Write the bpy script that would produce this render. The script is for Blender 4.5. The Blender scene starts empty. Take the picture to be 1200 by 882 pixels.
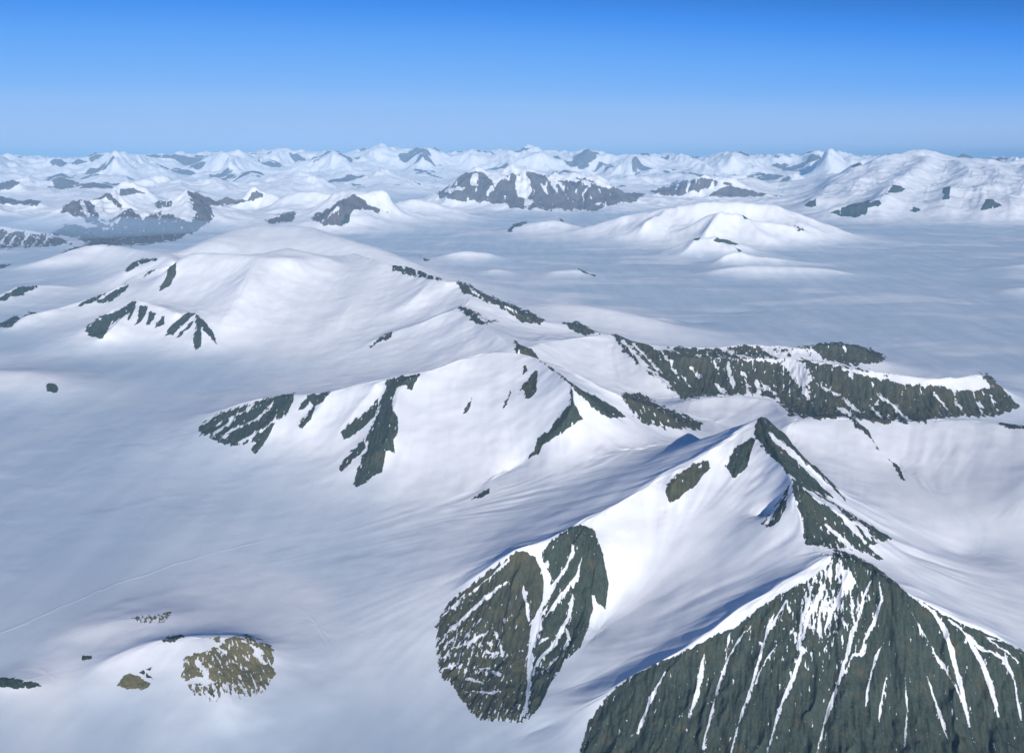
import bpy, bmesh, math, random, time
import numpy as np
from mathutils import Vector
T0 = time.time()
random.seed(4)
R = math.radians
C = bpy.context.scene.collection
scene = bpy.context.scene

# ------------------------------------------------------------------ survey
# The valley floor is z = 0 and the aircraft flies CAM_H metres above it.
CAM_H = 2500.0
FPX, CX, CY = 1000.0, 600.0, 400.0
PITCH = math.atan((CY - 183.0) / FPX)
SP, CP = math.sin(PITCH), math.cos(PITCH)

def ray(px, py):
    a, b = (px - CX) / FPX, -(py - CY) / FPX
    return a, CP + b * SP, -SP + b * CP

def at_height(px, py, h):
    x, y, z = ray(px, py)
    t = (h - CAM_H) / z
    return x * t, y * t, h

def at_range(px, py, D):
    x, y, z = ray(px, py)
    t = D / y
    return x * t, D, CAM_H + z * t

def to_map(X, Y, Z):
    """sheet coordinates of the survey photograph for world points"""
    zc = Y * CP - (Z - CAM_H) * SP
    yc = Y * SP + (Z - CAM_H) * CP
    zc = np.maximum(zc, 1.0)
    return CX + FPX * X / zc, CY - FPX * yc / zc

def floor_range(py):
    return at_height(CX, py, 0.0)[1]

# ------------------------------------------------------------------ noise
def _hash(ix, iy, s):
    n = (ix.astype(np.int64) * 374761393 + iy.astype(np.int64) * 668265263 + s * 974634777) & 0xffffffff
    n = ((n ^ (n >> 13)) * 1274126177) & 0xffffffff
    return (n ^ (n >> 16)) & 0xffffffff

def perlin(x, y, s=0):
    x = np.asarray(x, dtype=np.float64); y = np.asarray(y, dtype=np.float64)
    xi = np.floor(x); yi = np.floor(y)
    fx = (x - xi).astype(np.float32); fy = (y - yi).astype(np.float32)
    xi = xi.astype(np.int64); yi = yi.astype(np.int64)
    u = fx * fx * fx * (fx * (fx * 6 - 15) + 10); v = fy * fy * fy * (fy * (fy * 6 - 15) + 10)
    def g(dx, dy):
        a = _hash(xi + dx, yi + dy, s).astype(np.float32) * np.float32(2 * math.pi / 4294967296.0)
        return np.cos(a) * (fx - dx) + np.sin(a) * (fy - dy)
    a = g(0, 0); b = g(1, 0); c = g(0, 1); d = g(1, 1)
    return (a + (b - a) * u + (c - a) * v + (a - b - c + d) * u * v) * 1.5

def fbm(x, y, s=0, o=4, gain=0.5):
    r = 0; a = 1.0
    for i in range(o):
        r = r + a * perlin(x, y, s + i * 17)
        x = x * 2.03 + 11.3; y = y * 2.03 - 7.7; a *= gain
    return r

def ridged(x, y, s=0, o=4, gain=0.5):
    r = 0; a = 1.0
    for i in range(o):
        r = r + a * (1 - 2 * np.abs(perlin(x, y, s + i * 17)))
        x = x * 2.03 + 5.3; y = y * 2.03 + 3.1; a *= gain
    return r

# ------------------------------------------------------------------ ridges
# (mountain, reach in metres, roundness 0..2, [(px, py, height)] or [(px, py)] with rng)
RIDGES = []
def ridge(m, L, rnd, pts, rng=None, off=0.0):
    out = []
    for i, p in enumerate(pts):
        if rng is None:
            out.append(at_height(*p))
        else:
            d = rng if len(p) == 2 else p[2]
            out.append(at_range(p[0], p[1], d))
    RIDGES.append((m, L, rnd, out))

# front rocky peak
ridge('front', 700, 0, [(968, 648, 610), (930, 675, 545), (880, 705, 460), (830, 742, 370), (790, 768, 300), (735, 797, 220), (690, 822, 150), (640, 850, 70), (600, 875, 20)])
ridge('front', 700, 0, [(968, 648, 610), (1000, 656, 590), (1040, 682, 540), (1070, 700, 505), (1100, 714, 470), (1130, 727, 435), (1165, 742, 385), (1200, 763, 325), (1260, 800, 220), (1330, 840, 100)])
ridge('front', 560, 0, [(968, 648, 610), (955, 700, 490), (940, 750, 380), (925, 800, 275), (905, 860, 160)])
ridge('front', 560, 0, [(1040, 682, 540), (1045, 720, 445), (1055, 770, 330), (1065, 820, 225), (1075, 875, 120)])
ridge('front', 500, 0, [(1130, 727, 435), (1140, 770, 330), (1160, 820, 215), (1180, 875, 100)])
ridge('front', 500, 0, [(880, 705, 460), (868, 740, 370), (850, 785, 260), (830, 835, 150)])
# pyramid behind it and its link ridges
ridge('pyramid', 620, 0, [(928, 565, 760), (945, 578, 735), (975, 597, 660), (1010, 615, 570), (1048, 632, 440)])
ridge('pyramid', 620, 0, [(928, 565, 760), (932, 595, 690), (940, 625, 620), (962, 646, 595)])
ridge('pyramid', 500, 0, [(928, 565, 760), (912, 585, 670), (893, 611, 530)])
ridge('pyramid', 600, 0, [(895, 487, 830), (904, 515, 800), (915, 543, 780), (928, 565, 760)])
ridge('pyramid', 620, 0, [(895, 487, 830), (920, 510, 760), (945, 540, 660), (970, 566, 550), (994, 588, 440)])
# long ridge falling to the left with the twin rocky lobes
ridge('lobes', 760, 0, [(895, 487, 830), (860, 510, 790), (830, 526, 750), (800, 543, 665), (770, 562, 608), (745, 577, 560), (720, 592, 520), (700, 604, 493), (680, 614, 470), (655, 628, 460), (630, 638, 430), (605, 646, 405), (580, 658, 350), (555, 673, 280), (530, 690, 200), (512, 712, 110)])
ridge('lobes', 420, 0, [(680, 614, 470), (700, 645, 410), (710, 680, 290), (705, 715, 180), (692, 760, 80)])
ridge('lobes', 420, 0, [(607, 646, 405), (622, 680, 300), (626, 720, 200), (622, 770, 100), (615, 830, 30)])
ridge('lobes', 420, 0, [(800, 543, 665), (790, 570, 600), (778, 600, 490)])
# snow lying high in the hollows between the near ridges
ridge('lobes', 900, 1, [(935, 654, 560), (885, 680, 450), (835, 718, 345), (792, 744, 275), (740, 774, 195), (697, 799, 120), (650, 828, 50)])
ridge('lobes', 900, 2, [(905, 602, 640), (855, 622, 500), (810, 640, 410), (775, 660, 330), (745, 695, 215), (712, 738, 130), (684, 782, 60)])
ridge('lobes', 900, 2, [(870, 493, 770), (830, 506, 700), (790, 530, 620), (750, 550, 550), (705, 576, 480), (660, 600, 410), (610, 624, 340), (560, 650, 250), (525, 675, 150)])
ridge('shoulder', 900, 2, [(1000, 652, 520), (1050, 665, 430), (1100, 692, 345), (1160, 720, 260), (1230, 758, 160)])
# middle ridge
ridge('middle', 900, 0, [(190, 491, 40), (215, 486, 90), (240, 484, 160), (262, 478, 220), (290, 470, 310), (318, 464, 370), (340, 462, 420), (362, 462, 450), (385, 460, 490), (412, 452, 540), (440, 445, 600), (470, 440, 650), (500, 434, 690), (530, 424, 730), (560, 414, 770), (585, 411, 790), (605, 413, 800), (625, 418, 800), (640, 424, 810), (655, 436, 800), (671, 451, 790)])
ridge('middle', 560, 0, [(671, 451, 790), (690, 465, 720), (705, 478, 650), (722, 490, 560), (735, 500, 470)])
ridge('middle', 620, 0, [(671, 451, 790), (673, 478, 680), (660, 500, 570), (642, 515, 470), (620, 534, 360), (600, 552, 260), (566, 577, 150)])
ridge('middle', 560, 0, [(640, 424, 810), (665, 430, 790), (690, 445, 730), (715, 458, 660), (745, 470, 570), (780, 484, 470), (805, 498, 370), (825, 508, 300)])
ridge('middle', 560, 0, [(488, 440, 670), (466, 452, 600), (458, 480, 500), (455, 510, 390), (438, 540, 260), (415, 568, 140)])
ridge('middle', 420, 0, [(440, 448, 600), (425, 470, 480), (408, 490, 380), (396, 510, 290)])
ridge('middle', 420, 0, [(340, 462, 420), (322, 490, 300), (303, 528, 130)])
ridge('middle', 420, 0, [(385, 460, 490), (370, 480, 390), (352, 500, 290)])
ridge('middle', 900, 1, [(585, 411, 790), (560, 450, 620), (530, 500, 420), (490, 560, 210), (440, 610, 80)])
# back middle ridge
ridge('second', 900, 0, [(370, 440, 60), (400, 424, 160), (430, 403, 300), (445, 394, 370), (460, 388, 420), (500, 376, 560), (525, 366, 650), (542, 357, 720), (556, 372, 690), (572, 385, 660), (590, 398, 640), (610, 409, 640)])
ridge('second', 900, 0, [(610, 409, 640), (640, 400, 560), (680, 395, 520), (720, 391, 500)])
ridge('second', 800, 1, [(542, 357, 720), (552, 350, 760), (540, 336, 800)])
ridge('second', 800, 0, [(400, 298, 830), (415, 296, 860), (432, 303, 860), (450, 308, 870), (480, 313, 880), (505, 322, 870), (522, 330, 850), (535, 329, 860), (553, 340, 800), (580, 352, 700), (610, 366, 590), (638, 377, 480)])
ridge('second', 700, 1, [(638, 377, 480), (665, 379, 440), (702, 389, 330), (745, 400, 200)])
ridge('second', 1100, 2, [(638, 350, 400), (690, 355, 400), (730, 362, 330), (770, 375, 240), (800, 384, 130)])
# big snow dome
ridge('dome', 1350, 1, [(185, 345, 360), (198, 320, 700), (205, 306, 850), (218, 296, 950), (240, 293, 1000), (270, 297, 1000), (300, 301, 990), (340, 302, 980), (380, 300, 930), (400, 298, 830)])
ridge('dome', 900, 1, [(300, 301, 990), (290, 325, 800), (275, 355, 530), (262, 385, 300)])
ridge('dome', 900, 1, [(400, 298, 830), (420, 325, 700), (410, 355, 520), (385, 385, 320), (360, 410, 170)])
ridge('dome', 900, 1, [(505, 322, 870), (490, 345, 700), (450, 370, 450), (420, 390, 300)])
ridge('dome', 1500, 1, [(308, 301, 985), (318, 294, 1020), (335, 288, 1050), (355, 294, 1010), (372, 300, 940)])
ridge('dome', 1500, 2, [(240, 280, 900), (270, 265, 1000), (300, 259, 1030), (340, 262, 1030), (365, 260, 1040), (385, 270, 980), (415, 278, 920), (450, 288, 820), (480, 302, 680), (510, 318, 500)])
# left small comb of rock and the little ridges behind it
ridge('comb', 560, 0, [(98, 385, 270), (112, 372, 340), (130, 362, 420), (155, 350, 500), (172, 354, 470), (190, 360, 440), (205, 367, 410), (225, 365, 410), (240, 383, 310), (254, 402, 190)])
ridge('comb', 360, 0, [(155, 350, 500), (145, 370, 380), (128, 388, 250), (110, 396, 190)])
ridge('comb', 360, 0, [(225, 365, 410), (232, 385, 280), (230, 405, 150)])
ridge('lefts', 520, 0, [(0, 384, 110), (22, 370, 230), (45, 366, 220), (70, 361, 230), (95, 352, 300), (118, 346, 340), (138, 336, 430), (155, 325, 490), (175, 317, 560), (200, 308, 720)])
ridge('lefts', 520, 0, [(-40, 362, 60), (0, 348, 160), (18, 337, 240), (45, 334, 230), (75, 334, 170), (100, 338, 90)])
ridge('lefts', 600, 1, [(-20, 310, 130), (20, 312, 130), (60, 302, 260), (85, 291, 390), (112, 284, 500), (140, 287, 460), (170, 291, 520), (205, 300, 720)])
ridge('lefts', 520, 1, [(148, 315, 430), (160, 303, 500), (185, 303, 600)])
ridge('hump', 420, 2, [(-60, 438, 120), (-10, 432, 165), (40, 431, 180), (62, 439, 150), (100, 451, 70), (150, 456, 20)])
ridge('hump', 380, 2, [(40, 431, 180), (50, 446, 140), (58, 462, 80)])
# lower left knoll
ridge('knoll', 420, 2, [(0, 775, 25), (60, 745, 60), (110, 727, 100), (160, 720, 120), (205, 719, 120), (245, 732, 95), (262, 742, 70)])
ridge('knoll', 330, 1, [(120, 775, 120), (160, 758, 150), (190, 748, 170), (225, 744, 180), (270, 744, 180), (300, 750, 160), (318, 765, 120), (322, 790, 70)])
ridge('knoll', 330, 1, [(225, 744, 180), (240, 770, 160), (260, 810, 120), (280, 860, 60)])
ridge('knoll', 300, 1, [(0, 797, 70), (30, 797, 75), (60, 803, 60)])
# right-hand snow shoulder
ridge('shoulder', 1000, 1, [(925, 495, 420), (960, 489, 400), (1000, 489, 380), (1040, 491, 370), (1080, 490, 370), (1120, 489, 370), (1160, 492, 380), (1210, 498, 400), (1280, 510, 420), (1360, 530, 420)])
ridge('shoulder', 700, 1, [(1000, 489, 380), (1015, 510, 320), (1040, 540, 230), (1060, 562, 150)])
ridge('shoulder', 900, 2, [(1250, 540, 380), (1200, 590, 250), (1150, 640, 120), (1100, 670, 60)])
# rocky range on the right
ridge('range', 560, 0, [(720, 391, 500), (735, 398, 470), (765, 404, 460), (800, 407, 455), (835, 407, 440), (870, 403, 450), (900, 405, 430), (935, 407, 410), (960, 404, 400), (985, 404, 370), (1005, 403, 340), (1022, 408, 280), (1040, 417, 180)])
ridge('range', 520, 0, [(765, 404, 460), (800, 417, 440), (850, 419, 430), (900, 419, 430), (940, 420, 430), (975, 426, 410), (1010, 434, 380), (1050, 439, 350), (1090, 443, 330), (1120, 442, 320), (1150, 436, 330), (1165, 444, 270), (1182, 458, 170), (1197, 474, 60)])
ridge('range', 420, 0, [(720, 391, 500), (740, 415, 430), (765, 440, 350), (795, 460, 280)])
ridge('range', 380, 0, [(940, 420, 430), (950, 445, 320), (985, 475, 190), (1010, 490, 140)])
ridge('range', 380, 0, [(850, 419, 430), (862, 445, 320), (890, 470, 220)])
ridge('range', 380, 0, [(1050, 439, 350), (1062, 460, 230), (1075, 485, 110)])
ridge('range', 380, 0, [(1110, 442, 320), (1122, 460, 210), (1135, 482, 90)])
ridge('range', 700, 1, [(800, 470, 330), (830, 463, 370), (870, 462, 380), (910, 468, 370), (930, 490, 410)])
# low snow hills standing in the ice between the ranges
def low(m, L, rnd, foot, pts, k=1.05):
    ridge(m, L, rnd, pts, rng=floor_range(foot) * k)
low('ice_hill#1', 648, 1, 312, [(500, 306), (525, 296), (545, 292), (570, 295), (598, 305), (620, 314)])
low('ice_hill#2', 504, 1, 328, [(560, 320), (580, 313), (598, 318), (620, 325)])
low('ice_hill#3', 504, 1, 330, [(620, 326), (650, 316), (680, 314), (700, 322)])
low('ice_hill#4', 1080, 1, 262, [(440, 252), (462, 240), (480, 231), (497, 233), (520, 240), (545, 249), (575, 256)])
low('ice_hill#5', 1200, 1, 272, [(398, 262), (412, 245), (430, 247), (455, 257), (490, 266)])
low('ice_hill#6', 1100, 1, 280, [(560, 281), (590, 272), (610, 262), (640, 256), (655, 254), (670, 262), (700, 272)])
low('far_dome#1', 1050, 1, 285, [(640, 270), (690, 256), (740, 247), (785, 240), (830, 234), (865, 233), (900, 240), (940, 251), (970, 260), (995, 272), (1020, 284)])
low('far_dome#2', 620, 0, 292, [(780, 272), (810, 258), (845, 248), (870, 251), (880, 259), (910, 265), (940, 271), (970, 281)])
low('far_dome#3', 520, 0, 305, [(750, 298), (790, 285), (815, 278), (838, 277), (850, 281), (868, 285), (885, 293), (920, 300), (980, 304)])
low('far_dome#4', 420, 0, 318, [(830, 305), (850, 296), (866, 294), (885, 300), (940, 306), (1000, 308)])
d2 = floor_range(292) * 1.05; d3 = floor_range(305) * 1.05; d1 = floor_range(285) * 1.05
for g_, L_, p in (('far_dome#2', 520, [(870, 251, d2), (884, 266, d2 - 600), (905, 280, d2 - 1300)]), ('far_dome#2', 520, [(845, 248, d2), (832, 262, d2 - 700), (822, 276, d2 - 1300)]),
               ('far_dome#3', 420, [(815, 278, d3), (806, 290, d3 - 500), (795, 300, d3 - 900)]), ('far_dome#3', 420, [(850, 281, d3), (858, 292, d3 - 500)]),
               ('far_dome#1', 800, [(785, 240, d1), (768, 256, d1 - 900), (745, 272, d1 - 1700)]), ('far_dome#1', 800, [(900, 240, d1), (925, 258, d1 - 800), (950, 274, d1 - 1500)])):
    ridge(g_, L_, 0, p, rng=1)
low('ice_hill#7', 504, 1, 330, [(800, 316), (880, 309), (960, 313), (1000, 318)])
low('ice_hill#8', 504, 1, 352, [(1140, 348), (1170, 341), (1200, 336), (1260, 330)])
low('ice_hill#9', 504, 1, 322, [(1110, 319), (1150, 314), (1200, 309), (1260, 306)])
low('ice_hill#10', 360, 1, 386, [(735, 380), (770, 371), (800, 378), (840, 384)])
low('ice_hill#11', 360, 1, 372, [(760, 366), (800, 364), (840, 366), (880, 371)])

# far ranges
ridge('center_range', 1900, 0, [(500, 226), (518, 214), (545, 202), (560, 204), (580, 208), (598, 204), (617, 199), (635, 206), (650, 210), (672, 211), (690, 214), (715, 216), (740, 220), (762, 228)], rng=42500)
for p in ([(617, 199, 42500), (622, 215, 40500), (620, 235, 38800)], [(598, 204, 42500), (600, 225, 40000), (610, 240, 38500)], [(635, 206, 42500), (650, 225, 40200), (655, 243, 38600)],
          [(680, 212, 42500), (690, 228, 40200), (690, 245, 38600)], [(560, 203, 42500), (545, 218, 40500), (525, 232, 39200)], [(580, 208, 42500), (572, 225, 40200), (570, 238, 38900)], [(720, 217, 42500), (725, 232, 40400), (725, 240, 39400)]):
    ridge('center_range', 1200, 0, p, rng=1)
ridge('center_range', 2000, 0, [(775, 228), (800, 213), (820, 208), (850, 212), (880, 222)], rng=45000)
ridge('center_range', 1500, 0, [(455, 235), (430, 232), (413, 228), (395, 236), (370, 247), (345, 258)], rng=31500)
ridge('center_range', 1200, 0, [(413, 228, 31500), (400, 245, 29500), (380, 258, 28300)], rng=1)
ridge('center_range', 1600, 1, [(310, 250), (330, 228), (350, 223), (380, 225), (400, 228)], rng=34500)
ridge('west_range', 1300, 0, [(60, 252, 30000), (72, 241, 30800), (84, 229, 31500), (92, 231, 31500), (104, 238, 31000), (114, 233, 31800), (126, 228, 32300), (134, 227, 32500), (142, 240, 31800), (160, 246, 31600), (185, 239, 32000), (205, 229, 32500), (219, 221, 32500), (226, 227, 32500), (238, 237, 32000), (248, 248, 31200), (262, 258, 30500)], rng=1)
for p in ([(84, 229, 31500), (90, 245, 29800), (100, 262, 28200), (112, 284, 26400)], [(134, 227, 32500), (146, 247, 30000), (160, 268, 27900)], [(219, 221, 32500), (222, 240, 30200), (214, 262, 28200), (205, 280, 26900)],
          [(160, 246, 31600), (176, 256, 29400), (188, 272, 27600)], [(104, 238, 31000), (122, 252, 29300), (138, 272, 27500)], [(238, 237, 32000), (246, 255, 29800), (242, 272, 28300)], [(72, 241, 30800), (62, 258, 29300), (60, 275, 27800)]):
    ridge('west_range', 900, 0, p, rng=1)
ridge('west_range', 1500, 0, [(248, 240), (262, 232), (285, 236), (299, 223), (312, 231), (330, 234)], rng=37000)
ridge('west_range', 1500, 0, [(135, 222), (150, 219), (165, 222), (180, 229), (200, 232)], rng=39000)
ridge('west_range', 1300, 0, [(-40, 268), (0, 270), (30, 272), (60, 275), (84, 285)], rng=25500)
ridge('west_range', 1500, 0, [(-40, 236), (0, 229), (20, 233), (45, 238), (70, 241)], rng=35500)
ridge('west_range', 1800, 0, [(-20, 222), (0, 216), (14, 210), (25, 216), (50, 222)], rng=46000)
ridge('west_range', 1800, 1, [(50, 218), (72, 209), (95, 213), (130, 215)], rng=48000)
# big snow massif at the right of the skyline
ridge('massif', 3800, 1, [(985, 205, 47000), (1005, 192, 50000), (1030, 185, 52000), (1055, 181, 53000), (1078, 177, 54000), (1100, 179, 54000), (1115, 184, 54000), (1150, 188, 52000), (1200, 190, 52000), (1260, 186, 52000)], rng=1)
for p in ([(1005, 192, 50000), (985, 205, 45000), (965, 222, 40000), (945, 238, 35500)], [(1045, 184, 52500), (1030, 197, 47000), (1005, 213, 41500), (985, 232, 36500)],
          [(1090, 178, 54000), (1080, 192, 47500), (1055, 208, 41500), (1035, 225, 36000), (1030, 240, 32500)], [(1120, 184, 53500), (1135, 199, 45000), (1115, 218, 38000), (1100, 240, 32000)],
          [(1165, 190, 50000), (1175, 204, 43000), (1155, 222, 37000), (1150, 242, 31500)], [(1215, 190, 50000), (1220, 208, 42000), (1190, 228, 35500), (1185, 245, 31000)],
          [(1260, 188, 50000), (1270, 210, 40000), (1240, 235, 33000)]):
    ridge('massif', 1300, 1, p, rng=1)
ridge('massif', 1300, 1, [(955, 250), (975, 242), (1000, 241), (1020, 236), (1035, 240)], rng=34000)
# skyline
sky_px = [(-140, 188), (-90, 184), (-40, 187), (0, 187), (40, 187), (62, 191), (80, 194), (110, 187), (135, 184), (160, 186), (180, 187), (200, 184), (217, 181), (238, 184), (270, 183), (290, 185), (305, 182), (322, 179), (345, 180), (362, 183), (390, 184), (410, 181), (430, 179), (447, 174), (460, 179), (475, 181), (495, 180), (512, 178), (535, 182), (555, 183), (570, 181), (583, 181), (597, 185), (610, 180), (621, 175), (632, 179), (645, 182), (670, 183), (690, 181), (705, 185), (722, 187), (745, 185), (765, 186), (785, 184), (800, 188), (822, 191), (842, 186), (858, 181), (872, 184), (890, 189), (915, 187), (935, 186), (950, 184), (970, 181), (985, 184), (1005, 189), (1040, 188), (1130, 188), (1160, 190), (1200, 189), (1240, 184), (1300, 187), (1350, 183)]
ridge('skyline', 3600, 0, [(x, y, (86000 + 8000 * math.sin(i * 2.1) + 4000 * math.sin(i * 5.3)) * math.cos(math.atan((x - 600) / 1000.0))) for i, (x, y) in enumerate(sky_px)], rng=1)
rr = random.Random(11)
for k in range(58):
    x = -160 + k * 1520 / 57 + rr.uniform(-12, 12); D = rr.uniform(52000, 80000)
    if 520 < x < 760: D = max(D, 62000)
    if 960 < x < 1300: D = rr.uniform(60000, 82000)
    D *= math.cos(math.atan((x - 600) / 1000.0))
    w = rr.uniform(24, 64) * 62000 / D; top = 183 + 1000 * (2500 - rr.uniform(650, 1500)) / D * 1.05
    base = 183 + 1000 * 2300 / D
    ridge('skyline', 2600, rr.choice((0, 1)), [(x - w, base - 3, D + rr.uniform(-3000, 3000)), (x - w * .45, (top * 2 + base) / 3, D + rr.uniform(-2000, 2000)), (x, top, D), (x + w * .5, (top * 2 + base) / 3 + rr.uniform(-2, 2), D + rr.uniform(-2000, 2000)), (x + w, base - 3, D + rr.uniform(-3000, 3000))], rng=1)
    ridge('skyline', 2400, 1, [(x, top, D), (x + rr.uniform(-12, 2), (top + base) / 2 + 1, D - 2800), (x - rr.uniform(2, 22), base, D - 5200)], rng=1)

_cnt = {}
for r in RIDGES:
    for p in {(round(q[0]), round(q[1])) for q in r[3]}: _cnt[p] = _cnt.get(p, 0) + 1
ENDS = []
for r in RIDGES:
    a, b = r[3][0], r[3][-1]
    top_ = max(q[2] for q in r[3])
    ENDS.append((_cnt[(round(a[0]), round(a[1]))] < 2 and a[2] < 0.6 * top_, _cnt[(round(b[0]), round(b[1]))] < 2 and b[2] < 0.6 * top_))
GROUPS = []
for m, *_ in RIDGES:
    if m not in GROUPS: GROUPS.append(m)

# ------------------------------------------------------------------ diffusion of the ridges over a log-polar chart of the ground
U0, U1 = math.log(0.55 * CAM_H), math.log(110000.0)
TH = R(50)
def solve():
    levels = [(140, None), (280, None), (560, None), (1120, None)]
    h = None
    for li, (nt, _) in enumerate(levels):
        du = 2 * TH / nt
        nu = int((U1 - U0) / du) + 1
        soft = np.zeros((nu, nt), np.float32); fixed = np.zeros((nu, nt), bool); val = np.zeros((nu, nt), np.float32)
        gid = np.full((nu, nt), -1, np.int32)
        for k, (m, L, rnd, P) in enumerate(RIDGES):
            P = np.array(P)
            f0, f1 = ENDS[k]; tot = len(P) - 1
            for sg, (a, b) in enumerate(zip(P[:-1], P[1:])):
                ua, ub = math.log(math.hypot(a[0], a[1])), math.log(math.hypot(b[0], b[1]))
                ta, tb = math.atan2(a[0], a[1]), math.atan2(b[0], b[1])
                n = int(max(abs(ub - ua), abs(tb - ta)) / du * 2) + 2
                s = np.linspace(0, 1, n)
                q = a[None] * (1 - s[:, None]) + b[None] * s[:, None]
                iu = np.round((np.log(np.hypot(q[:, 0], q[:, 1])) - U0) / du).astype(int)
                it = np.round((np.arctan2(q[:, 0], q[:, 1]) + TH) / du).astype(int)
                ok = (iu >= 0) & (iu < nu) & (it >= 0) & (it < nt)
                t_ = (sg + s) / tot
                cs = np.ones_like(t_)
                if f0: cs = np.minimum(cs, np.clip(t_ / 0.3, 0, 1) ** 3 + 0.002)
                if f1: cs = np.minimum(cs, np.clip((1 - t_) / 0.3, 0, 1) ** 3 + 0.002)
                for i, j, z, c_ in zip(iu[ok], it[ok], q[ok, 2], cs[ok]):
                    if not fixed[i, j] or z > val[i, j]:
                        fixed[i, j] = True; val[i, j] = z; gid[i, j] = k; soft[i, j] = c_
        # nearest ridge (jump flooding)
        pi, pj = np.meshgrid(np.arange(nu), np.arange(nt), indexing='ij')
        si = np.where(gid >= 0, pi, -9999); sj = np.where(gid >= 0, pj, -9999)
        step = 512
        best = (si - pi) ** 2.0 + (sj - pj) ** 2.0
        best[gid < 0] = 1e12
        while step >= 1:
            for di in (-step, 0, step):
                for dj in (-step, 0, step):
                    if di == 0 and dj == 0: continue
                    a0, a1 = max(0, -di), min(nu, nu - di); b0, b1 = max(0, -dj), min(nt, nt - dj)
                    if a1 <= a0 or b1 <= b0: continue
                    ci = si[a0 + di:a1 + di, b0 + dj:b1 + dj]; cj = sj[a0 + di:a1 + di, b0 + dj:b1 + dj]
                    d = (ci - pi[a0:a1, b0:b1]) ** 2.0 + (cj - pj[a0:a1, b0:b1]) ** 2.0
                    d[ci < -1000] = 1e12
                    up = d < best[a0:a1, b0:b1]
                    best[a0:a1, b0:b1][up] = d[up]
                    si[a0:a1, b0:b1][up] = ci[up]; sj[a0:a1, b0:b1][up] = cj[up]
            step //= 2
        near = gid[np.clip(si, 0, nu - 1), np.clip(sj, 0, nt - 1)]
        Lk = np.array([r[1] for r in RIDGES], np.float32)[near]
        Lk = np.exp(blur(np.log(Lk), nt / 1120 * 10))
        r = np.exp(U0 + np.arange(nu) * du).astype(np.float32)[:, None]
        w = 1.0 / (4.0 + (du * r / Lk) ** 2)
        if h is None:
            h = np.zeros((nu, nt), np.float32)
        else:
            ii = np.clip(np.linspace(0, h.shape[0] - 1, nu), 0, h.shape[0] - 1); jj = np.linspace(0, h.shape[1] - 1, nt)
            h = bil(h, ii[:, None] + 0 * jj[None], jj[None] + 0 * ii[:, None])
        h = (soft * val + (1 - soft) * h).astype(np.float32)
        for it in range([700, 350, 160, 70][li]):
            p = np.pad(h, 1, mode='edge')
            n = (p[:-2, 1:-1] + p[2:, 1:-1] + p[1:-1, :-2] + p[1:-1, 2:]) * w
            h = n + soft * (val - n)
    return h, near, best, du

def blur(a, s):
    if s < 0.3: return a
    k = int(3 * s) + 1
    g = np.exp(-0.5 * (np.arange(-k, k + 1) / s) ** 2); g = (g / g.sum()).astype(np.float32)
    for ax in (0, 1):
        p = np.pad(a, [(k, k) if i == ax else (0, 0) for i in (0, 1)], mode='edge')
        o = np.zeros_like(a, dtype=np.float32)
        for i, gv in enumerate(g):
            o += gv * (p[i:i + a.shape[0]] if ax == 0 else p[:, i:i + a.shape[1]])
        a = o
    return a

def bil(a, i, j):
    i = np.clip(i, 0, a.shape[0] - 1.001); j = np.clip(j, 0, a.shape[1] - 1.001)
    i0 = i.astype(np.int32); j0 = j.astype(np.int32)
    fi = (i - i0).astype(np.float32); fj = (j - j0).astype(np.float32)
    return (a[i0, j0] * (1 - fi) + a[i0 + 1, j0] * fi) * (1 - fj) + (a[i0, j0 + 1] * (1 - fi) + a[i0 + 1, j0 + 1] * fi) * fj

H0, NEAR, BEST, DU = solve()
print('solve', round(time.time() - T0, 1))
RND = blur(np.array([r[2] for r in RIDGES], np.float32)[NEAR], 6)
h_a, h_b, h_c = blur(H0, 0.9), blur(H0, 3.5), blur(H0, 9)
w1 = np.clip(RND, 0, 1); w2 = np.clip(RND - 1, 0, 1)
HS = h_a * (1 - w1) + (h_b * (1 - w2) + h_c * w2) * w1
HS = (HS * 1.0).astype(np.float32)

# ------------------------------------------------------------------ the ground sheet
QUAL = 1.05   # target spacing in picture rows / columns
th_in = np.arange(-R(34), R(34), 0.001 * QUAL * 0.8)
th = np.concatenate([np.linspace(-R(49.5), -R(34), 60, endpoint=False), th_in, np.linspace(R(34), R(49.5), 60)])
us = [U0]
while us[-1] < math.log(650000.0):
    d = math.exp(us[-1])
    du = QUAL / (FPX * (CAM_H / d + 0.33))
    if d < 2500: du *= 2.0
    if d > 110000: du = 0.06
    us.append(us[-1] + du)
us = np.array(us)
NU, NT = len(us), len(th)
print('grid', NU, NT, NU * NT)
rad = np.exp(us)[:, None]
X = (rad * np.sin(th)[None]); Y = (rad * np.cos(th)[None])
RAD = np.hypot(X, Y)
# warp the chart a little so that ridges wander
wx = fbm(X / 420, Y / 420, 3, 3) * 22 ; wy = fbm(X / 420, Y / 420, 9, 3) * 22
scale_far = np.clip(RAD / 12000, 1, 6)
Xw, Yw = X + wx, Y + wy
iu = (np.log(np.hypot(Xw, Yw)) - U0) / DU; it = (np.arctan2(Xw, Yw) + TH) / DU
Z = bil(HS, iu, it).astype(np.float64)
fade = np.clip((116000 - RAD) / 12000, 0, 1)
Z *= fade
HB = Z.copy()
rn = bil(RND, iu, it)
m = np.clip(Z / 350, 0, 1)
sharp = np.clip(1.2 - rn * 0.5, 0.25, 1)
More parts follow.
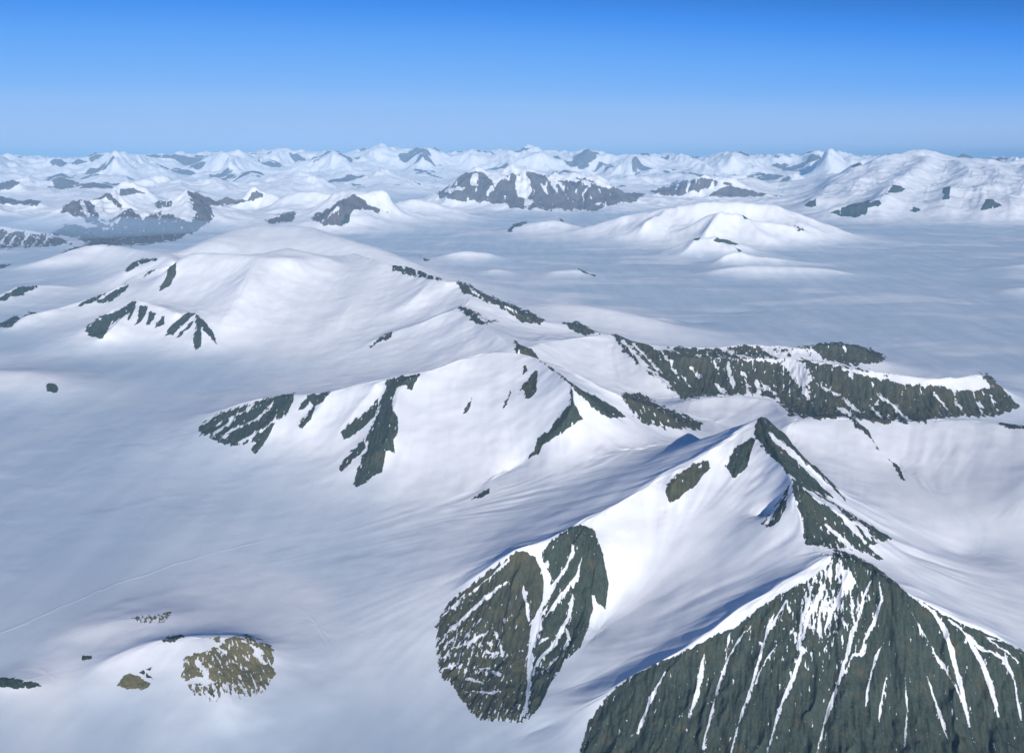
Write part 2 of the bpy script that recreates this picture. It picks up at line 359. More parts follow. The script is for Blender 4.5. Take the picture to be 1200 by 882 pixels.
# relief on the slopes, gentle swells on the ice
Z += 8 * m * sharp * (ridged(X / 900, Y / 900, 21, 3, 0.45) - 0.6)
Z += (0.3 + 1.8 * m) * fbm(X / 380, Y / 380, 33, 2)
fl = R(38)
xa, ya = X * math.cos(fl) - Y * math.sin(fl), X * math.sin(fl) + Y * math.cos(fl)
Z += 6 * (1 - m) * fbm(xa / 900 + 0.4 * wx / 22, ya / 4200, 41, 2, 0.35)
Z += 13 * np.clip((RAD - 9000) / 9000, 0, 1) * fbm(X / 5200, Y / 1300, 47, 3, 0.4)
far = np.clip((RAD - 20000) / 15000, 0, 1) * fade
Z += far * (40 + 380 * np.clip(Z / 900, 0, 1)) * np.clip(1.1 - rn * 0.75, 0.12, 1) * (ridged(X / 4200, Y / 4200, 55, 4, 0.52) - 0.5)
Z += 25 * far * m * fbm(X / 1500, Y / 1500, 61, 3)
Z += 150 * np.clip((RAD - 45000) / 15000, 0, 1) * fade * (ridged(X / 9000, Y / 9000, 71, 4, 0.45) - 0.5)

# flutes running down the fall line
HG = blur(HS, 3.0)
gu, gt = np.gradient(HG)
gn = np.hypot(gu, gt) + 1e-4
g1 = bil((gu / gn).astype(np.float32), iu, it); g2 = bil((gt / gn).astype(np.float32), iu, it)
sth, cth = np.sin(th)[None], np.cos(th)[None]
gx = g1 * sth + g2 * cth; gy = g1 * cth - g2 * sth
sc_ = np.clip(RAD / 7000, 0.8, 6)
acc = 0
for kk in range(-7, 8):
    qx = X + gx * sc_ * kk * 55; qy = Y + gy * sc_ * kk * 55
    acc = acc + (perlin(qx / (150 * sc_), qy / (150 * sc_), 200) + 0.45 * perlin(qx / (62 * sc_), qy / (62 * sc_), 207)) * (1 - abs(kk) / 8.5)
acc = acc / 3.2
SLOPE = np.clip(Z / 260, 0.05, 1)
Z += acc * sc_ * 8.5 * SLOPE * np.clip(sharp, 0.35, 1) * fade
# faint crack line across the glacier
CL = np.array([at_height(x, y, 5)[:2] for x, y in ((-60, 768), (0, 745), (80, 711), (130, 690), (200, 665), (260, 650), (312, 640))])
def ldist(pl, x, y):
    b = np.full(x.shape, 1e12)
    for (ax, ay), (bx, by) in zip(pl[:-1], pl[1:]):
        ex, ey = bx - ax, by - ay
        t = np.clip(((x - ax) * ex + (y - ay) * ey) / (ex * ex + ey * ey), 0, 1)
        b = np.minimum(b, (x - ax - t * ex) ** 2 + (y - ay - t * ey) ** 2)
    return np.sqrt(b)
nearc = RAD < 9000
dcl = ldist(CL, (X + 25 * perlin(X / 90, Y / 90, 77))[nearc], Y[nearc])
Z[nearc] += 2.6 * np.exp(-0.5 * (dcl / 7.0) ** 2) * (0.6 + 0.5 * perlin(X[nearc] / 200, Y[nearc] / 200, 78))

PX, PY = to_map(X, Y, Z)

# ------------------------------------------------------------------ bare rock
# polygons and snow streaks surveyed on enlarged sheets: (x0, y0, zoom)
S1, S2, S3, S4, S5, S6, S7, S8, S9 = (0, 160), (400, 160), (800, 160), (0, 400), (400, 360), (800, 360), (0, 640), (400, 560), (800, 560)
POLY = []   # (mountain, tone, rough px, fall direction px, label, polygon)
def rock(m, tone, rough, fall, sheet, pts, label=None):
    POLY.append((m, tone, rough, fall, label, np.array([(sheet[0] + x / 3.0, sheet[1] + y / 3.0) for x, y in pts])))
def outcrop(tone, rough, fall, sheet, pts, label):
    rock(None, tone, rough, fall, sheet, pts, label)
STREAK = []
def snow(sheet, w, pts, w1=None):
    w1 = w if w1 is None else w1
    STREAK.append((np.array([(sheet[0] + x / 3.0, sheet[1] + y / 3.0) for x, y in pts]), w / 3.0, w1 / 3.0))

# tones: 0 dark green grey, 1 olive, 2 brown grey far rock
rock('middle', 0, 2.2, (-1, 1.2), S4, [(697, 305), (720, 285), (760, 255), (830, 235), (900, 210), (950, 200), (1000, 182), (1037, 185), (1030, 220), (1010, 250), (975, 280), (955, 310), (935, 350), (905, 393), (885, 385), (895, 350), (860, 360), (825, 365), (790, 362), (765, 352), (740, 342), (765, 318), (735, 325), (705, 330)], 'fan of dark rock ribs streaked with snow under the low end of the ridge')
for w, p, *q in ((7, [(960, 215), (930, 250), (870, 290), (820, 310), (770, 345)]), (9, [(920, 310), (880, 340), (820, 365)]), (7, [(840, 250), (800, 290), (755, 320), (730, 335)]), (6, [(900, 215), (860, 250), (800, 270), (750, 300)]), (5, [(985, 240), (960, 280), (915, 320)]), (6, [(800, 330), (770, 350)])):
    snow(S4, w, p)
rock('middle', 0, 1.4, (-1, 1.5), S4, [(1045, 245), (1070, 205), (1080, 190), (1160, 178), (1135, 210), (1110, 230), (1085, 285), (1060, 305), (1050, 295), (1075, 265), (1100, 225), (1090, 215), (1070, 235)])
rock('middle', 0, 1.6, (-0.5, 1), S5, [(160, 250), (230, 240), (275, 235), (262, 262), (245, 292), (220, 275), (195, 285), (178, 320), (180, 350), (197, 390), (198, 440), (185, 470), (188, 508), (155, 505), (150, 540), (140, 575), (100, 605), (55, 635), (40, 628), (55, 580), (70, 540), (90, 500), (95, 450), (115, 400), (135, 350), (140, 310), (160, 290)], 'long dark rock buttress running down the white face')
rock('middle', 0, 1.4, (-0.7, 1), S5, [(-6, 440), (40, 400), (80, 375), (130, 318), (130, 345), (115, 385), (70, 430), (15, 465)])
rock('middle', 0, 1.4, (-0.7, 1), S5, [(20, 520), (80, 460), (85, 490), (60, 520), (0, 575), (-10, 560)])
outcrop(1, 1.2, (-0.3, 1), S5, [(630, 290), (655, 255), (675, 225), (690, 222), (690, 260), (685, 290), (660, 320), (640, 322), (645, 300)], 'upright olive rock patch high on the white face near the hooked spur')
outcrop(1, 0.8, (-0.3, 1), S5, [(638, 210), (650, 205), (655, 225), (640, 238)], 'tiny rock knob right under the crest, above the upright olive patch')
outcrop(1, 0.8, (-0.3, 1), S5, [(568, 356), (580, 325), (594, 288), (598, 300), (590, 325), (576, 352)], 'narrow rock streak on the white face, just left of the olive patch')
outcrop(1, 0.8, (-0.3, 1), S5, [(425, 375), (440, 345), (460, 318), (455, 345), (440, 370)], 'small slanting rock sliver in the open white face right of the long buttress')
rock('middle', 0, 1.3, (-0.6, 1), S5, [(803, 280), (815, 290), (820, 340), (850, 395), (800, 420), (770, 445), (740, 465), (710, 485), (695, 515), (660, 530), (685, 490), (690, 460), (735, 430), (760, 395), (770, 375), (805, 340)], 'dark rock spur hooking down from the summit corner')
rock('middle', 0, 1.4, (0.8, 1), S5, [(700, 190), (740, 215), (800, 270), (815, 290), (850, 320), (900, 360), (945, 392), (975, 388), (1000, 385), (950, 345), (900, 315), (830, 280), (790, 250), (730, 205)], 'dark strip of rock along the back of the crest')
rock('middle', 1, 2.6, (0.6, 1), S5, [(985, 300), (1060, 305), (1110, 340), (1200, 375), (1270, 410), (1260, 430), (1200, 428), (1130, 422), (1080, 410), (1040, 395), (1000, 335)], 'brown stony slope half freed of snow')
rock('second', 1, 2.0, (0.3, 1), S5, [(610, 120), (630, 130), (670, 150), (695, 180), (700, 188), (650, 175), (615, 165)])
rock('second', 0, 2.0, (0.5, 1), S5, [(405, -5), (440, 0), (470, 15), (500, 35), (560, 50), (520, 53), (490, 65), (470, 55), (440, 25)])
snow(S5, 6, [(455, 5), (490, 35), (510, 55)]); snow(S5, 4, [(500, 30), (530, 50)])
outcrop(0, 1.4, (0.5, 1), S5, [(95, 145), (130, 110), (180, 85), (172, 108), (130, 128)], 'rock strip on the low tail of the crested mountain')
rock('second', 0, 2.2, (0.5, 1), S2, [(90, 418), (160, 440), (250, 450), (300, 470), (365, 500), (330, 507), (240, 487), (190, 468)])
for x in (205, 245, 280): snow(S2, 6, [(x, 445), (x + 20, 475), (x + 28, 500)])
snow(S2, 9, [(100, 425), (190, 465)], 12)
outcrop(0, 1.0, (0.5, 1), S2, [(278, 421), (318, 435), (300, 440)], 'small dark rock tip on snow just above the upper end of the rock band')
rock('second', 1, 2.0, (0.4, 1), S2, [(402, 505), (450, 520), (500, 550), (560, 575), (640, 605), (715, 645), (700, 660), (630, 652), (600, 622), (540, 592), (470, 562), (430, 550)], 'green grey rock band along the long descending crest')
snow(S2, 7, [(450, 530), (480, 560)]); snow(S2, 5, [(560, 590), (600, 615)]); snow(S2, 5, [(610, 612), (640, 640)])
outcrop(1, 1.4, (0.4, 1), S2, [(780, 655), (830, 650), (870, 672), (910, 692), (850, 697), (800, 675)], 'green grey rock hump at the foot of the descending rock band')
# range on the right
rock('range', 1, 2.6, (0.4, 1), S5, [(955, 92), (1000, 105), (1060, 120), (1100, 145), (1160, 152), (1220, 160), (1400, 300), (1200, 312), (1150, 290), (1120, 255), (1060, 210), (1020, 175), (990, 155), (970, 115)], 'streaked green grey flank at the near end of the range')
snow(S5, 9, [(965, 95), (1020, 150), (1080, 220), (1160, 280)], 16); snow(S5, 7, [(1010, 110), (1060, 165), (1130, 235)]); snow(S5, 10, [(1120, 150), (1160, 200), (1190, 260)])
rock('range', 1, 2.6, (0.3, 1), S6, [(-50, 140), (0, 140), (150, 150), (200, 130), (270, 140), (330, 150), (430, 140), (480, 125), (600, 128), (640, 140), (715, 175), (700, 195), (600, 205), (520, 190), (470, 170), (430, 160), (330, 180), (240, 183), (0, 172)], 'dark rear crest tipped with reddish rock')
snow(S6, 14, [(280, 150), (340, 168), (430, 150)]); snow(S6, 8, [(430, 140), (470, 165), (500, 190)], 10); snow(S6, 4, [(565, 135), (580, 165)]); snow(S6, 7, [(150, 148), (190, 165), (240, 180)])
rock('range', 1, 2.8, (0.35, 1), S6, [(-20, 172), (0, 168), (170, 180), (240, 187), (330, 192), (430, 182), (500, 200), (560, 207), (640, 222), (720, 247), (850, 272), (920, 277), (1000, 290), (1090, 280), (1040, 230), (1070, 235), (1120, 280), (1192, 350), (1100, 382), (960, 384), (850, 402), (700, 405), (580, 390), (470, 390), (380, 380), (330, 320), (230, 305), (100, 310), (-10, 325)], 'broad dark rock flank striped by snow gullies')
snow(S6, 60, [(385, 205), (420, 240), (440, 280)], 45); snow(S6, 36, [(350, 200), (420, 205)]); snow(S6, 30, [(430, 290), (440, 320)], 12)
for w, p, *q in ((7, [(660, 255), (690, 310), (740, 340), (800, 400)]), (10, [(480, 270), (560, 310), (625, 375)]), (6, [(945, 280), (960, 330), (995, 380)]), (4, [(885, 310), (940, 375)]), (5, [(1080, 310), (1110, 378)]), (5, [(1020, 295), (1045, 350)]), (8, [(690, 320), (670, 350), (700, 390)]), (4, [(750, 360), (755, 402)]), (4, [(725, 370), (722, 402)]),
             (14, [(160, 190), (165, 230), (180, 285)]), (9, [(205, 225), (225, 260), (232, 305)]), (14, [(260, 250), (270, 310)]), (16, [(110, 270), (150, 300)]), (8, [(20, 200), (70, 250)]), (8, [(-10, 230), (30, 280)]), (9, [(280, 265), (330, 305)]), (6, [(110, 190), (125, 230)]), (14, [(590, 225), (595, 245)]), (18, [(560, 215), (700, 245), (860, 275)]), (9, [(870, 270), (940, 275)]), (12, [(540, 350), (600, 380)], ), (4, [(1040, 310), (1052, 375)])):
    snow(S6, w, p, *q)
snow(S6, 40, [(880, 258), (1000, 272), (1070, 268)])
outcrop(0, 1.2, (0.6, 1), S6, [(588, 392), (610, 398), (650, 432), (690, 500), (650, 450), (610, 420)], 'curved rock strip just below the crest of the smooth snow shoulder')
outcrop(0, 0.9, (0.6, 1), S6, [(722, 530), (760, 560), (782, 612), (772, 606), (745, 565)], 'short rock sliver lowest on the smooth snow shoulder')
outcrop(0, 1.6, (0.3, 1), S6, [(1105, 402), (1200, 405), (1230, 430), (1150, 427)], 'dark rocks at the far right end of the snow shoulder crest')
# pyramid
rock('pyramid', 0, 1.6, (0.6, 1), S6, [(265, 383), (295, 373), (330, 400), (380, 460), (450, 540), (530, 620), (584, 682), (540, 672), (500, 668), (385, 600), (330, 540), (280, 490), (250, 450)], 'green dark rock side of the upper pyramid with one long snow stripe')
snow(S6, 15, [(302, 445), (350, 485), (400, 530), (480, 605), (570, 690)], 24)
rock('pyramid', 0, 1.3, (-0.3, 1), S6, [(155, 560), (180, 500), (240, 455), (252, 470), (230, 560), (180, 605), (165, 580)], 'tongue of dark green rock below the summit')
rock('lobes', 1, 1.5, (-0.3, 1), (0, 0), [(3 * x, 3 * y) for x, y in [(780, 577), (783, 566), (795, 555), (815, 542), (830, 539), (832, 548), (815, 568), (800, 580), (786, 589)]], 'olive rock patch on the white slope under the crest')
rock('pyramid', 0, 1.4, (0.4, 1), S9, [(385, 3), (410, 5), (470, 50), (540, 90), (620, 140), (700, 190), (745, 212), (690, 228), (650, 240), (680, 262), (706, 284), (690, 290), (620, 252), (530, 247), (430, 232), (425, 160), (400, 90), (383, 40)], 'dark grey green rock side of the lower pyramid')
snow(S9, 16, [(425, 35), (470, 68), (520, 100), (570, 140), (610, 190), (640, 230)], 22); snow(S9, 9, [(488, 152), (540, 200), (600, 250), (690, 292)], 14); snow(S9, 15, [(600, 150), (640, 185), (665, 225)]); snow(S9, 10, [(660, 205), (690, 225)])
rock('pyramid', 0, 1.6, (-0.6, 1), S9, [(378, 15), (365, 100), (340, 150), (310, 175), (275, 162), (320, 110), (350, 60)])
snow(S9, 7, [(360, 60), (320, 120), (290, 160)])
rock('front', 0, 1.2, (0.05, 1), S9, [(-260, 760), (-185, 700), (-100, 655), (0, 612), (100, 560), (180, 525), (290, 440), (370, 395), (450, 352), (520, 302), (530, 252), (560, 255), (600, 268), (680, 310), (740, 360), (800, 410), (900, 470), (960, 500), (1100, 560), (1200, 608), (1500, 730), (1500, 1100), (-400, 1100), (-330, 850)], 'great dark rock face ribbed with narrow snow gullies')
for w, p, *q in ((8, [(240, 520), (200, 570), (160, 640), (130, 720), (95, 850), (70, 960)]), (6, [(165, 545), (160, 590), (150, 650)]), (8, [(365, 435), (330, 490), (290, 570), (270, 640), (245, 720), (200, 860), (170, 970)]), (7, [(325, 470), (300, 530), (280, 610)]), (6, [(330, 600), (290, 650), (255, 720)]),
             (12, [(460, 370), (440, 450), (415, 520), (408, 600), (425, 610), (380, 720), (330, 850), (300, 970)]), (15, [(515, 320), (480, 420), (440, 490), (420, 570)]), (18, [(545, 300), (570, 350), (560, 400), (530, 450), (500, 520)]), (26, [(570, 330), (590, 360), (570, 400)]), (10, [(510, 400), (485, 470), (475, 530)]),
             (12, [(640, 400), (620, 480), (590, 560), (575, 640), (545, 720), (500, 850), (470, 970)]), (10, [(690, 370), (700, 430), (670, 500), (640, 560), (630, 610), (600, 620), (570, 690)]), (16, [(650, 570), (625, 610)]), (7, [(705, 565), (680, 620), (655, 720), (640, 820)]), (6, [(720, 685), (705, 750), (690, 840)]),
             (5, [(795, 465), (830, 530), (880, 600), (945, 705), (1010, 830)]), (12, [(800, 412), (880, 470), (920, 530), (940, 600), (975, 720), (1010, 860)], 18), (10, [(935, 500), (1000, 550), (1060, 610), (1130, 640), (1165, 720), (1190, 850)]), (16, [(1000, 560), (1050, 640), (1080, 720), (1110, 840)]), (12, [(75, 615), (65, 690), (50, 760), (20, 850)]), (6, [(600, 420), (600, 480)]), (8, [(665, 350), (640, 400)]), (7, [(1060, 560), (1130, 610), (1200, 660)]),
             (8, [(860, 690), (900, 800), (940, 930)]), (7, [(1060, 560), (1180, 590)]), (9, [(-60, 680), (-120, 800), (-160, 900)]), (6, [(780, 700), (790, 820), (780, 940)])):
    snow(S9, w, p, *q)
# twin lobes
rock('lobes', 1, 1.5, (-0.5, 1), S8, [(335, 520), (345, 490), (370, 450), (420, 400), (500, 340), (560, 300), (605, 265), (640, 250), (680, 280), (710, 340), (718, 400), (700, 460), (670, 500), (660, 560), (655, 640), (655, 720), (640, 860), (480, 850), (380, 720), (345, 690), (335, 560)], 'rounded rock lobe flecked and striped with snow')
for w, p, *q in ((7, [(590, 285), (520, 350), (440, 415), (350, 490)]), (10, [(590, 350), (510, 420), (420, 500), (345, 585)]), (12, [(640, 375), (650, 440), (660, 495)]), (6, [(490, 500), (430, 570)]), (6, [(440, 400), (380, 470)]), (8, [(520, 530), (440, 590), (390, 600)]), (8, [(570, 490), (575, 515)]), (9, [(515, 578), (530, 580)]), (8, [(540, 535), (560, 580), (570, 640)]), (9, [(525, 670), (560, 700)]), (7, [(490, 660), (525, 662)]), (8, [(500, 605), (550, 615)]), (7, [(345, 680), (410, 650)]), (8, [(440, 695), (500, 715)]), (6, [(400, 560), (360, 600)]), (5, [(350, 640), (380, 620)]), (8, [(420, 740), (560, 760)])):
    snow(S8, w, p, *q)
rock('lobes', 0, 1.5, (-0.4, 1), S8, [(705, 270), (740, 220), (800, 175), (850, 160), (890, 190), (920, 270), (940, 370), (930, 462), (910, 445), (880, 410), (885, 460), (870, 520), (840, 590), (780, 650), (740, 715), (700, 800), (650, 860), (655, 720), (665, 600), (690, 490), (730, 410), (735, 340)], 'taller rock lobe with a smooth dark shoulder and forked snow gully')
for w, p, *q in ((16, [(725, 290), (725, 360), (715, 430), (690, 490), (668, 600), (660, 720), (650, 850)]), (13, [(810, 235), (815, 265), (790, 320), (730, 400), (690, 490)]), (12, [(845, 275), (830, 340), (770, 420), (700, 510)]), (12, [(815, 400), (800, 480), (750, 570), (690, 650), (670, 700)]), (5, [(880, 412), (900, 440)]), (10, [(790, 520), (800, 560), (780, 600)]), (8, [(700, 580), (730, 560)]), (9, [(760, 620), (700, 690)]), (14, [(725, 450), (700, 490), (690, 560)])):
    snow(S8, w, p, *q)
# comb and left ridges
rock('comb', 0, 1.4, (-0.6, 1), S1, [(300, 670), (350, 635), (420, 610), (465, 580), (465, 610), (430, 640), (390, 660), (360, 712), (310, 700)])
for p in ([(463, 575), (482, 580), (470, 620), (452, 650)], [(492, 592), (520, 600), (500, 650), (472, 666), (485, 635)], [(530, 615), (552, 620), (525, 660), (512, 657)], [(577, 628), (577, 660), (545, 674), (550, 655)], [(660, 618), (690, 620), (640, 665), (610, 695), (583, 700), (600, 665)], [(688, 640), (680, 655), (650, 690), (618, 707), (640, 680)], [(685, 618), (720, 650), (750, 690), (764, 738), (740, 703), (707, 672), (708, 710), (706, 740), (683, 754), (680, 710), (690, 670)]):
    rock('comb', 0, 0.9, (-0.6, 1), S1, p)
for p, t in (([(-30, 570), (0, 560), (40, 545), (60, 530), (130, 522), (135, 530), (90, 550), (55, 568), (40, 562), (0, 583), (-40, 600)], 0), ([(345, 585), (400, 540), (450, 520), (440, 545), (380, 585)], 0), ([(265, 600), (300, 575), (370, 550), (340, 577), (285, 598)], 0), ([(440, 470), (460, 445), (500, 428), (555, 430), (500, 450), (450, 475)], 0), ([(560, 545), (575, 500), (600, 440), (620, 438), (622, 485), (595, 525)], 1), ([(490, 500), (545, 460), (555, 465), (500, 500)], 0), ([(-20, 670), (0, 655), (60, 627), (72, 640), (40, 668)], 0), ([(85, 630), (110, 613), (145, 620), (130, 635)], 0), ([(175, 437), (240, 395), (330, 372), (345, 358), (420, 378), (380, 388), (330, 390), (250, 412)], 1), ([(-20, 450), (50, 451), (0, 462)], 0)):
    rock('lefts', t, 1.3, (-0.5, 1), S1, p)
# far rock
FARF = (0.1, 1)
rock('west_range', 2, 2.2, FARF, S1, [(215, 262), (252, 206), (300, 215), (325, 232), (345, 275), (375, 302), (420, 270), (460, 250), (500, 292), (560, 265), (620, 280), (665, 300), (690, 285), (672, 220), (658, 186), (690, 200), (725, 222), (757, 280), (745, 297), (690, 330), (600, 370), (430, 385), (350, 378), (230, 350), (170, 345), (230, 310), (380, 325)], 'brown grey rock walls below the white ice shelf')
snow(S1, 12, [(280, 225), (300, 260), (310, 285)]); snow(S1, 7, [(330, 290), (390, 310), (420, 290)]); snow(S1, 5, [(575, 255), (560, 300)])
rock('west_range', 2, 1.6, FARF, S1, [(300, 213), (345, 208), (380, 195), (408, 218), (432, 243), (422, 250), (395, 235), (370, 215), (330, 222)])
rock('west_range', 2, 1.3, FARF, S1, [(418, 182), (470, 180), (515, 200), (470, 205), (425, 212)])
rock('west_range', 2, 1.2, FARF, S1, [(540, 235), (565, 226), (610, 228), (600, 248), (555, 250)])
rock('west_range', 2, 1.6, FARF, S1, [(665, 190), (720, 210), (800, 215), (870, 225), (898, 186), (932, 208), (860, 235), (760, 245), (735, 240)])
rock('west_range', 2, 2.4, FARF, S1, [(-60, 330), (0, 332), (100, 338), (180, 345), (252, 377), (200, 385), (0, 392), (-60, 392)])
for x in (10, 45, 85, 125, 160): snow(S1, 6, [(x + 14, 345), (x, 365), (x - 12, 385)])
rock('west_range', 2, 1.8, FARF, S1, [(-30, 215), (0, 205), (60, 225), (110, 225), (145, 228), (130, 242), (60, 240), (0, 235)])
rock('west_range', 2, 1.5, FARF, S1, [(-20, 170), (20, 162), (45, 150), (70, 165), (40, 182), (0, 188)])
rock('center_range', 2, 2.0, FARF, S1, [(930, 295), (1000, 270), (1050, 262), (1025, 300), (945, 306)])
rock('center_range', 2, 2.2, FARF, S1, [(1090, 290), (1150, 250), (1240, 212), (1290, 225), (1290, 240), (1240, 260), (1200, 315), (1150, 312)])
snow(S1, 8, [(1200, 240), (1150, 290)])
rock('center_range', 2, 2.4, FARF, S2, [(320, 190), (370, 145), (440, 125), (500, 127), (530, 155), (585, 138), (610, 130), (660, 118), (690, 135), (720, 135), (760, 158), (830, 146), (860, 148), (900, 170), (1000, 182), (1080, 187), (1060, 210), (1040, 230), (950, 238), (880, 262), (740, 257), (640, 252), (560, 238), (400, 222), (340, 205)], 'hazy blue rock wall parted by a white hanging glacier')
snow(S2, 70, [(640, 135), (640, 175), (652, 215)], 40); snow(S2, 26, [(655, 215), (658, 245)]); snow(S2, 20, [(410, 140), (380, 175)]); snow(S2, 24, [(475, 130), (460, 168)]); snow(S2, 26, [(545, 140), (540, 165)])
for w, p, *q in ((8, [(720, 140), (770, 165), (790, 220)]), (7, [(830, 155), (850, 200), (850, 245)]), (6, [(880, 170), (840, 210)]), (6, [(740, 160), (760, 200)]), (9, [(530, 170), (510, 200)]), (6, [(700, 160), (725, 200)]), (10, [(910, 235), (870, 250)]), (8, [(330, 195), (430, 185)]), (10, [(790, 145), (860, 160), (940, 178)])):
    snow(S2, w, p)
rock('center_range', 2, 1.8, FARF, S2, [(1085, 192), (1200, 153), (1290, 145), (1380, 168), (1300, 178), (1200, 205), (1120, 205)])
for x in (1190, 1225, 1265, 1310): snow(S2, 6, [(x, 155), (x - 14, 190)])
rock('center_range', 2, 1.6, FARF, S2, [(0, 225), (40, 203), (90, 240), (165, 267), (70, 255), (0, 262)])
rock('center_range', 0, 1.6, FARF, S2, [(-10, 285), (38, 256), (25, 305), (-10, 318)])
outcrop(0, 1.0, FARF, S2, [(583, 332), (610, 304), (655, 299), (650, 308), (610, 318), (598, 334)], 'hooked rock rim on a low white hill before the hazy blue range')
outcrop(0, 0.8, FARF, S2, [(760, 283), (775, 290), (802, 320), (782, 315)], 'small slanting rock streak on the right side of the hooked rim hill')
outcrop(0, 0.8, FARF, S2, [(828, 461), (895, 491), (850, 481)], 'lone rock speck on a low swell in the open ice field')
outcrop(0, 1.2, FARF, S3, [(422, 242), (470, 217), (472, 250)], 'small blue shaded rock wedge left of the large dark rock under the massif')
outcrop(0, 1.4, FARF, S3, [(522, 269), (580, 240), (650, 228), (692, 224), (697, 245), (650, 250), (640, 282), (560, 282)], 'large dark blue rock at the foot of the white massif')
outcrop(0, 1.2, FARF, S3, [(708, 208), (740, 173), (800, 163), (775, 190)], 'oval grey rock on the massif slope above the large dark rock')
outcrop(0, 1.2, FARF, S3, [(915, 178), (943, 174), (937, 215), (915, 222)], 'upright rock patch in the middle of the massif snow face')
outcrop(1, 1.4, FARF, S3, [(1042, 258), (1075, 213), (1122, 242), (1060, 262)], 'brownish forked rock at the foot of the massif, near its right end')
outcrop(0, 0.9, FARF, S3, [(800, 262), (815, 247), (840, 260), (820, 266)], 'little flat dark rock at the massif foot between the oval and forked rocks')
outcrop(0, 0.9, FARF, S3, [(590, 105), (622, 85), (632, 100), (605, 110)], 'dark rock notch high on the left skyline of the massif')
outcrop(0, 0.8, FARF, S3, [(203, 268), (215, 272), (235, 292), (215, 291)], 'rock speck highest on the long white dome')
outcrop(0, 0.8, FARF, S3, [(395, 312), (430, 330), (410, 332)], 'thin rock line on the right flank of the long white dome')
outcrop(1, 1.0, FARF, S3, [(33, 366), (45, 348), (72, 346), (55, 366)], 'small brown rock at the left end of the rock rim below the white dome')
outcrop(1, 1.0, FARF, S3, [(105, 365), (120, 350), (150, 360), (202, 382), (150, 376), (120, 370)], 'brown rock rim along the small crest in front of the white dome')
outcrop(0, 0.8, FARF, S3, [(183, 388), (208, 405), (195, 416)], 'lowest rock speck below the brown rim before the white dome')
for p in ([(330, 128), (345, 122), (410, 132), (370, 140)], [(460, 185), (500, 160), (520, 165), (480, 190)]):
    pass
# knoll
rock('knoll', 3, 1.6, (0.5, 1), S7, [(738, 322), (790, 326), (840, 316), (870, 312), (930, 338), (966, 362), (955, 410), (965, 450), (940, 500), (880, 530), (800, 520), (760, 545), (690, 520), (650, 478), (640, 430), (650, 392), (690, 376), (725, 366), (770, 350)], 'olive tundra slope with patches of old snow')
for w, p, *q in ((13, [(850, 330), (880, 350), (920, 370)]), (10, [(880, 345), (920, 400), (940, 420)]), (20, [(690, 400), (720, 440), (730, 480)]), (22, [(660, 480), (700, 470), (760, 480)]), (7, [(700, 345), (760, 350), (800, 375)])):
    snow(S7, w, p)
rock('knoll', 3, 1.2, (0.5, 1), S7, [(415, 490), (432, 455), (452, 444), (500, 462), (530, 485), (500, 500), (450, 505)])
outcrop(0, 1.2, (0.5, 1), S7, [(572, 332), (590, 315), (642, 310), (650, 318), (600, 337)], 'dark rock edge along the top of the tundra knoll')
outcrop(0, 1.0, (0.5, 1), S7, [(485, 440), (505, 436), (538, 466), (510, 457)], 'slanting dark rock in the snow between the two olive patches')
outcrop(0, 0.6, (0.5, 1), S7, [(510, 432), (535, 425), (530, 436)], 'tiny dark rock just above the slanting rock on the knoll')
rock('knoll', 3, 1.4, (0.5, 1), S7, [(430, 252), (500, 241), (600, 236), (605, 258), (500, 270)])
rock('knoll', 0, 1.2, (0.5, 1), S7, [(-60, 458), (0, 459), (60, 463), (120, 476), (150, 492), (60, 500), (-60, 492)])

outcrop(0, 0.5, (0.1, 1), S4, [(163, 162), (172, 148), (183, 145), (200, 155), (206, 170), (200, 182), (185, 184), (168, 176)], 'round dark rock outcrop alone on the low white hump')
outcrop(0, 1.0, (-0.8, 1), S5, [(458, 676), (478, 660), (500, 645), (522, 637), (520, 655), (482, 672)], 'thin dark rock sliver on the open white slope below the hooked spur')
outcrop(0, 0.6, (0.1, 1), S7, [(288, 385), (325, 383), (322, 396), (292, 399)], 'small dark boulder alone in the snow beside the tundra knoll')

# the farthest ranges show a little steep rock
SL = np.gradient(Z, axis=0) / np.gradient(rad, axis=0)
DIST_ROCK = (fbm(X / 5200, Y / 3000, 881, 4, 0.55) + 0.9 * np.clip(np.abs(SL) * 2.2, 0, 0.6) - 0.92) * 9.0
DIST_ROCK = np.where((RAD > 44000) & (HB > 500) & ~((RAD < 62000) & (X / Y > 0.33)), DIST_ROCK, -30).astype(np.float32)

def sdf(poly, x, y):
    d = np.full(x.shape, 1e9, np.float32); ins = np.zeros(x.shape, bool)
    n = len(poly)
    for k in range(n):
        ax, ay = poly[k]; bx, by = poly[(k + 1) % n]
        ex, ey = bx - ax, by - ay
        wx_, wy_ = x - ax, y - ay
        t = np.clip((wx_ * ex + wy_ * ey) / max(ex * ex + ey * ey, 1e-9), 0, 1)
        d = np.minimum(d, (wx_ - t * ex) ** 2 + (wy_ - t * ey) ** 2)
        c = (ay <= y) != (by <= y)
        if abs(ey) > 1e-9:
            ins ^= c & (x < ax + (y - ay) / ey * ex)
    d = np.sqrt(d)
    return np.where(ins, d, -d)

def biggest(mask):
    n, m_ = mask.shape
    lb = np.where(mask, np.arange(n * m_).reshape(n, m_) + 1, 0)
    for _ in range(4000):
        old = lb
        p = np.pad(lb, 1)
        lb = np.maximum.reduce([lb, p[:-2, 1:-1], p[2:, 1:-1], p[1:-1, :-2], p[1:-1, 2:]]) * mask
        if (lb == old).all(): break
    ids, c = np.unique(lb[mask], return_counts=True)
    return lb == ids[c.argmax()]

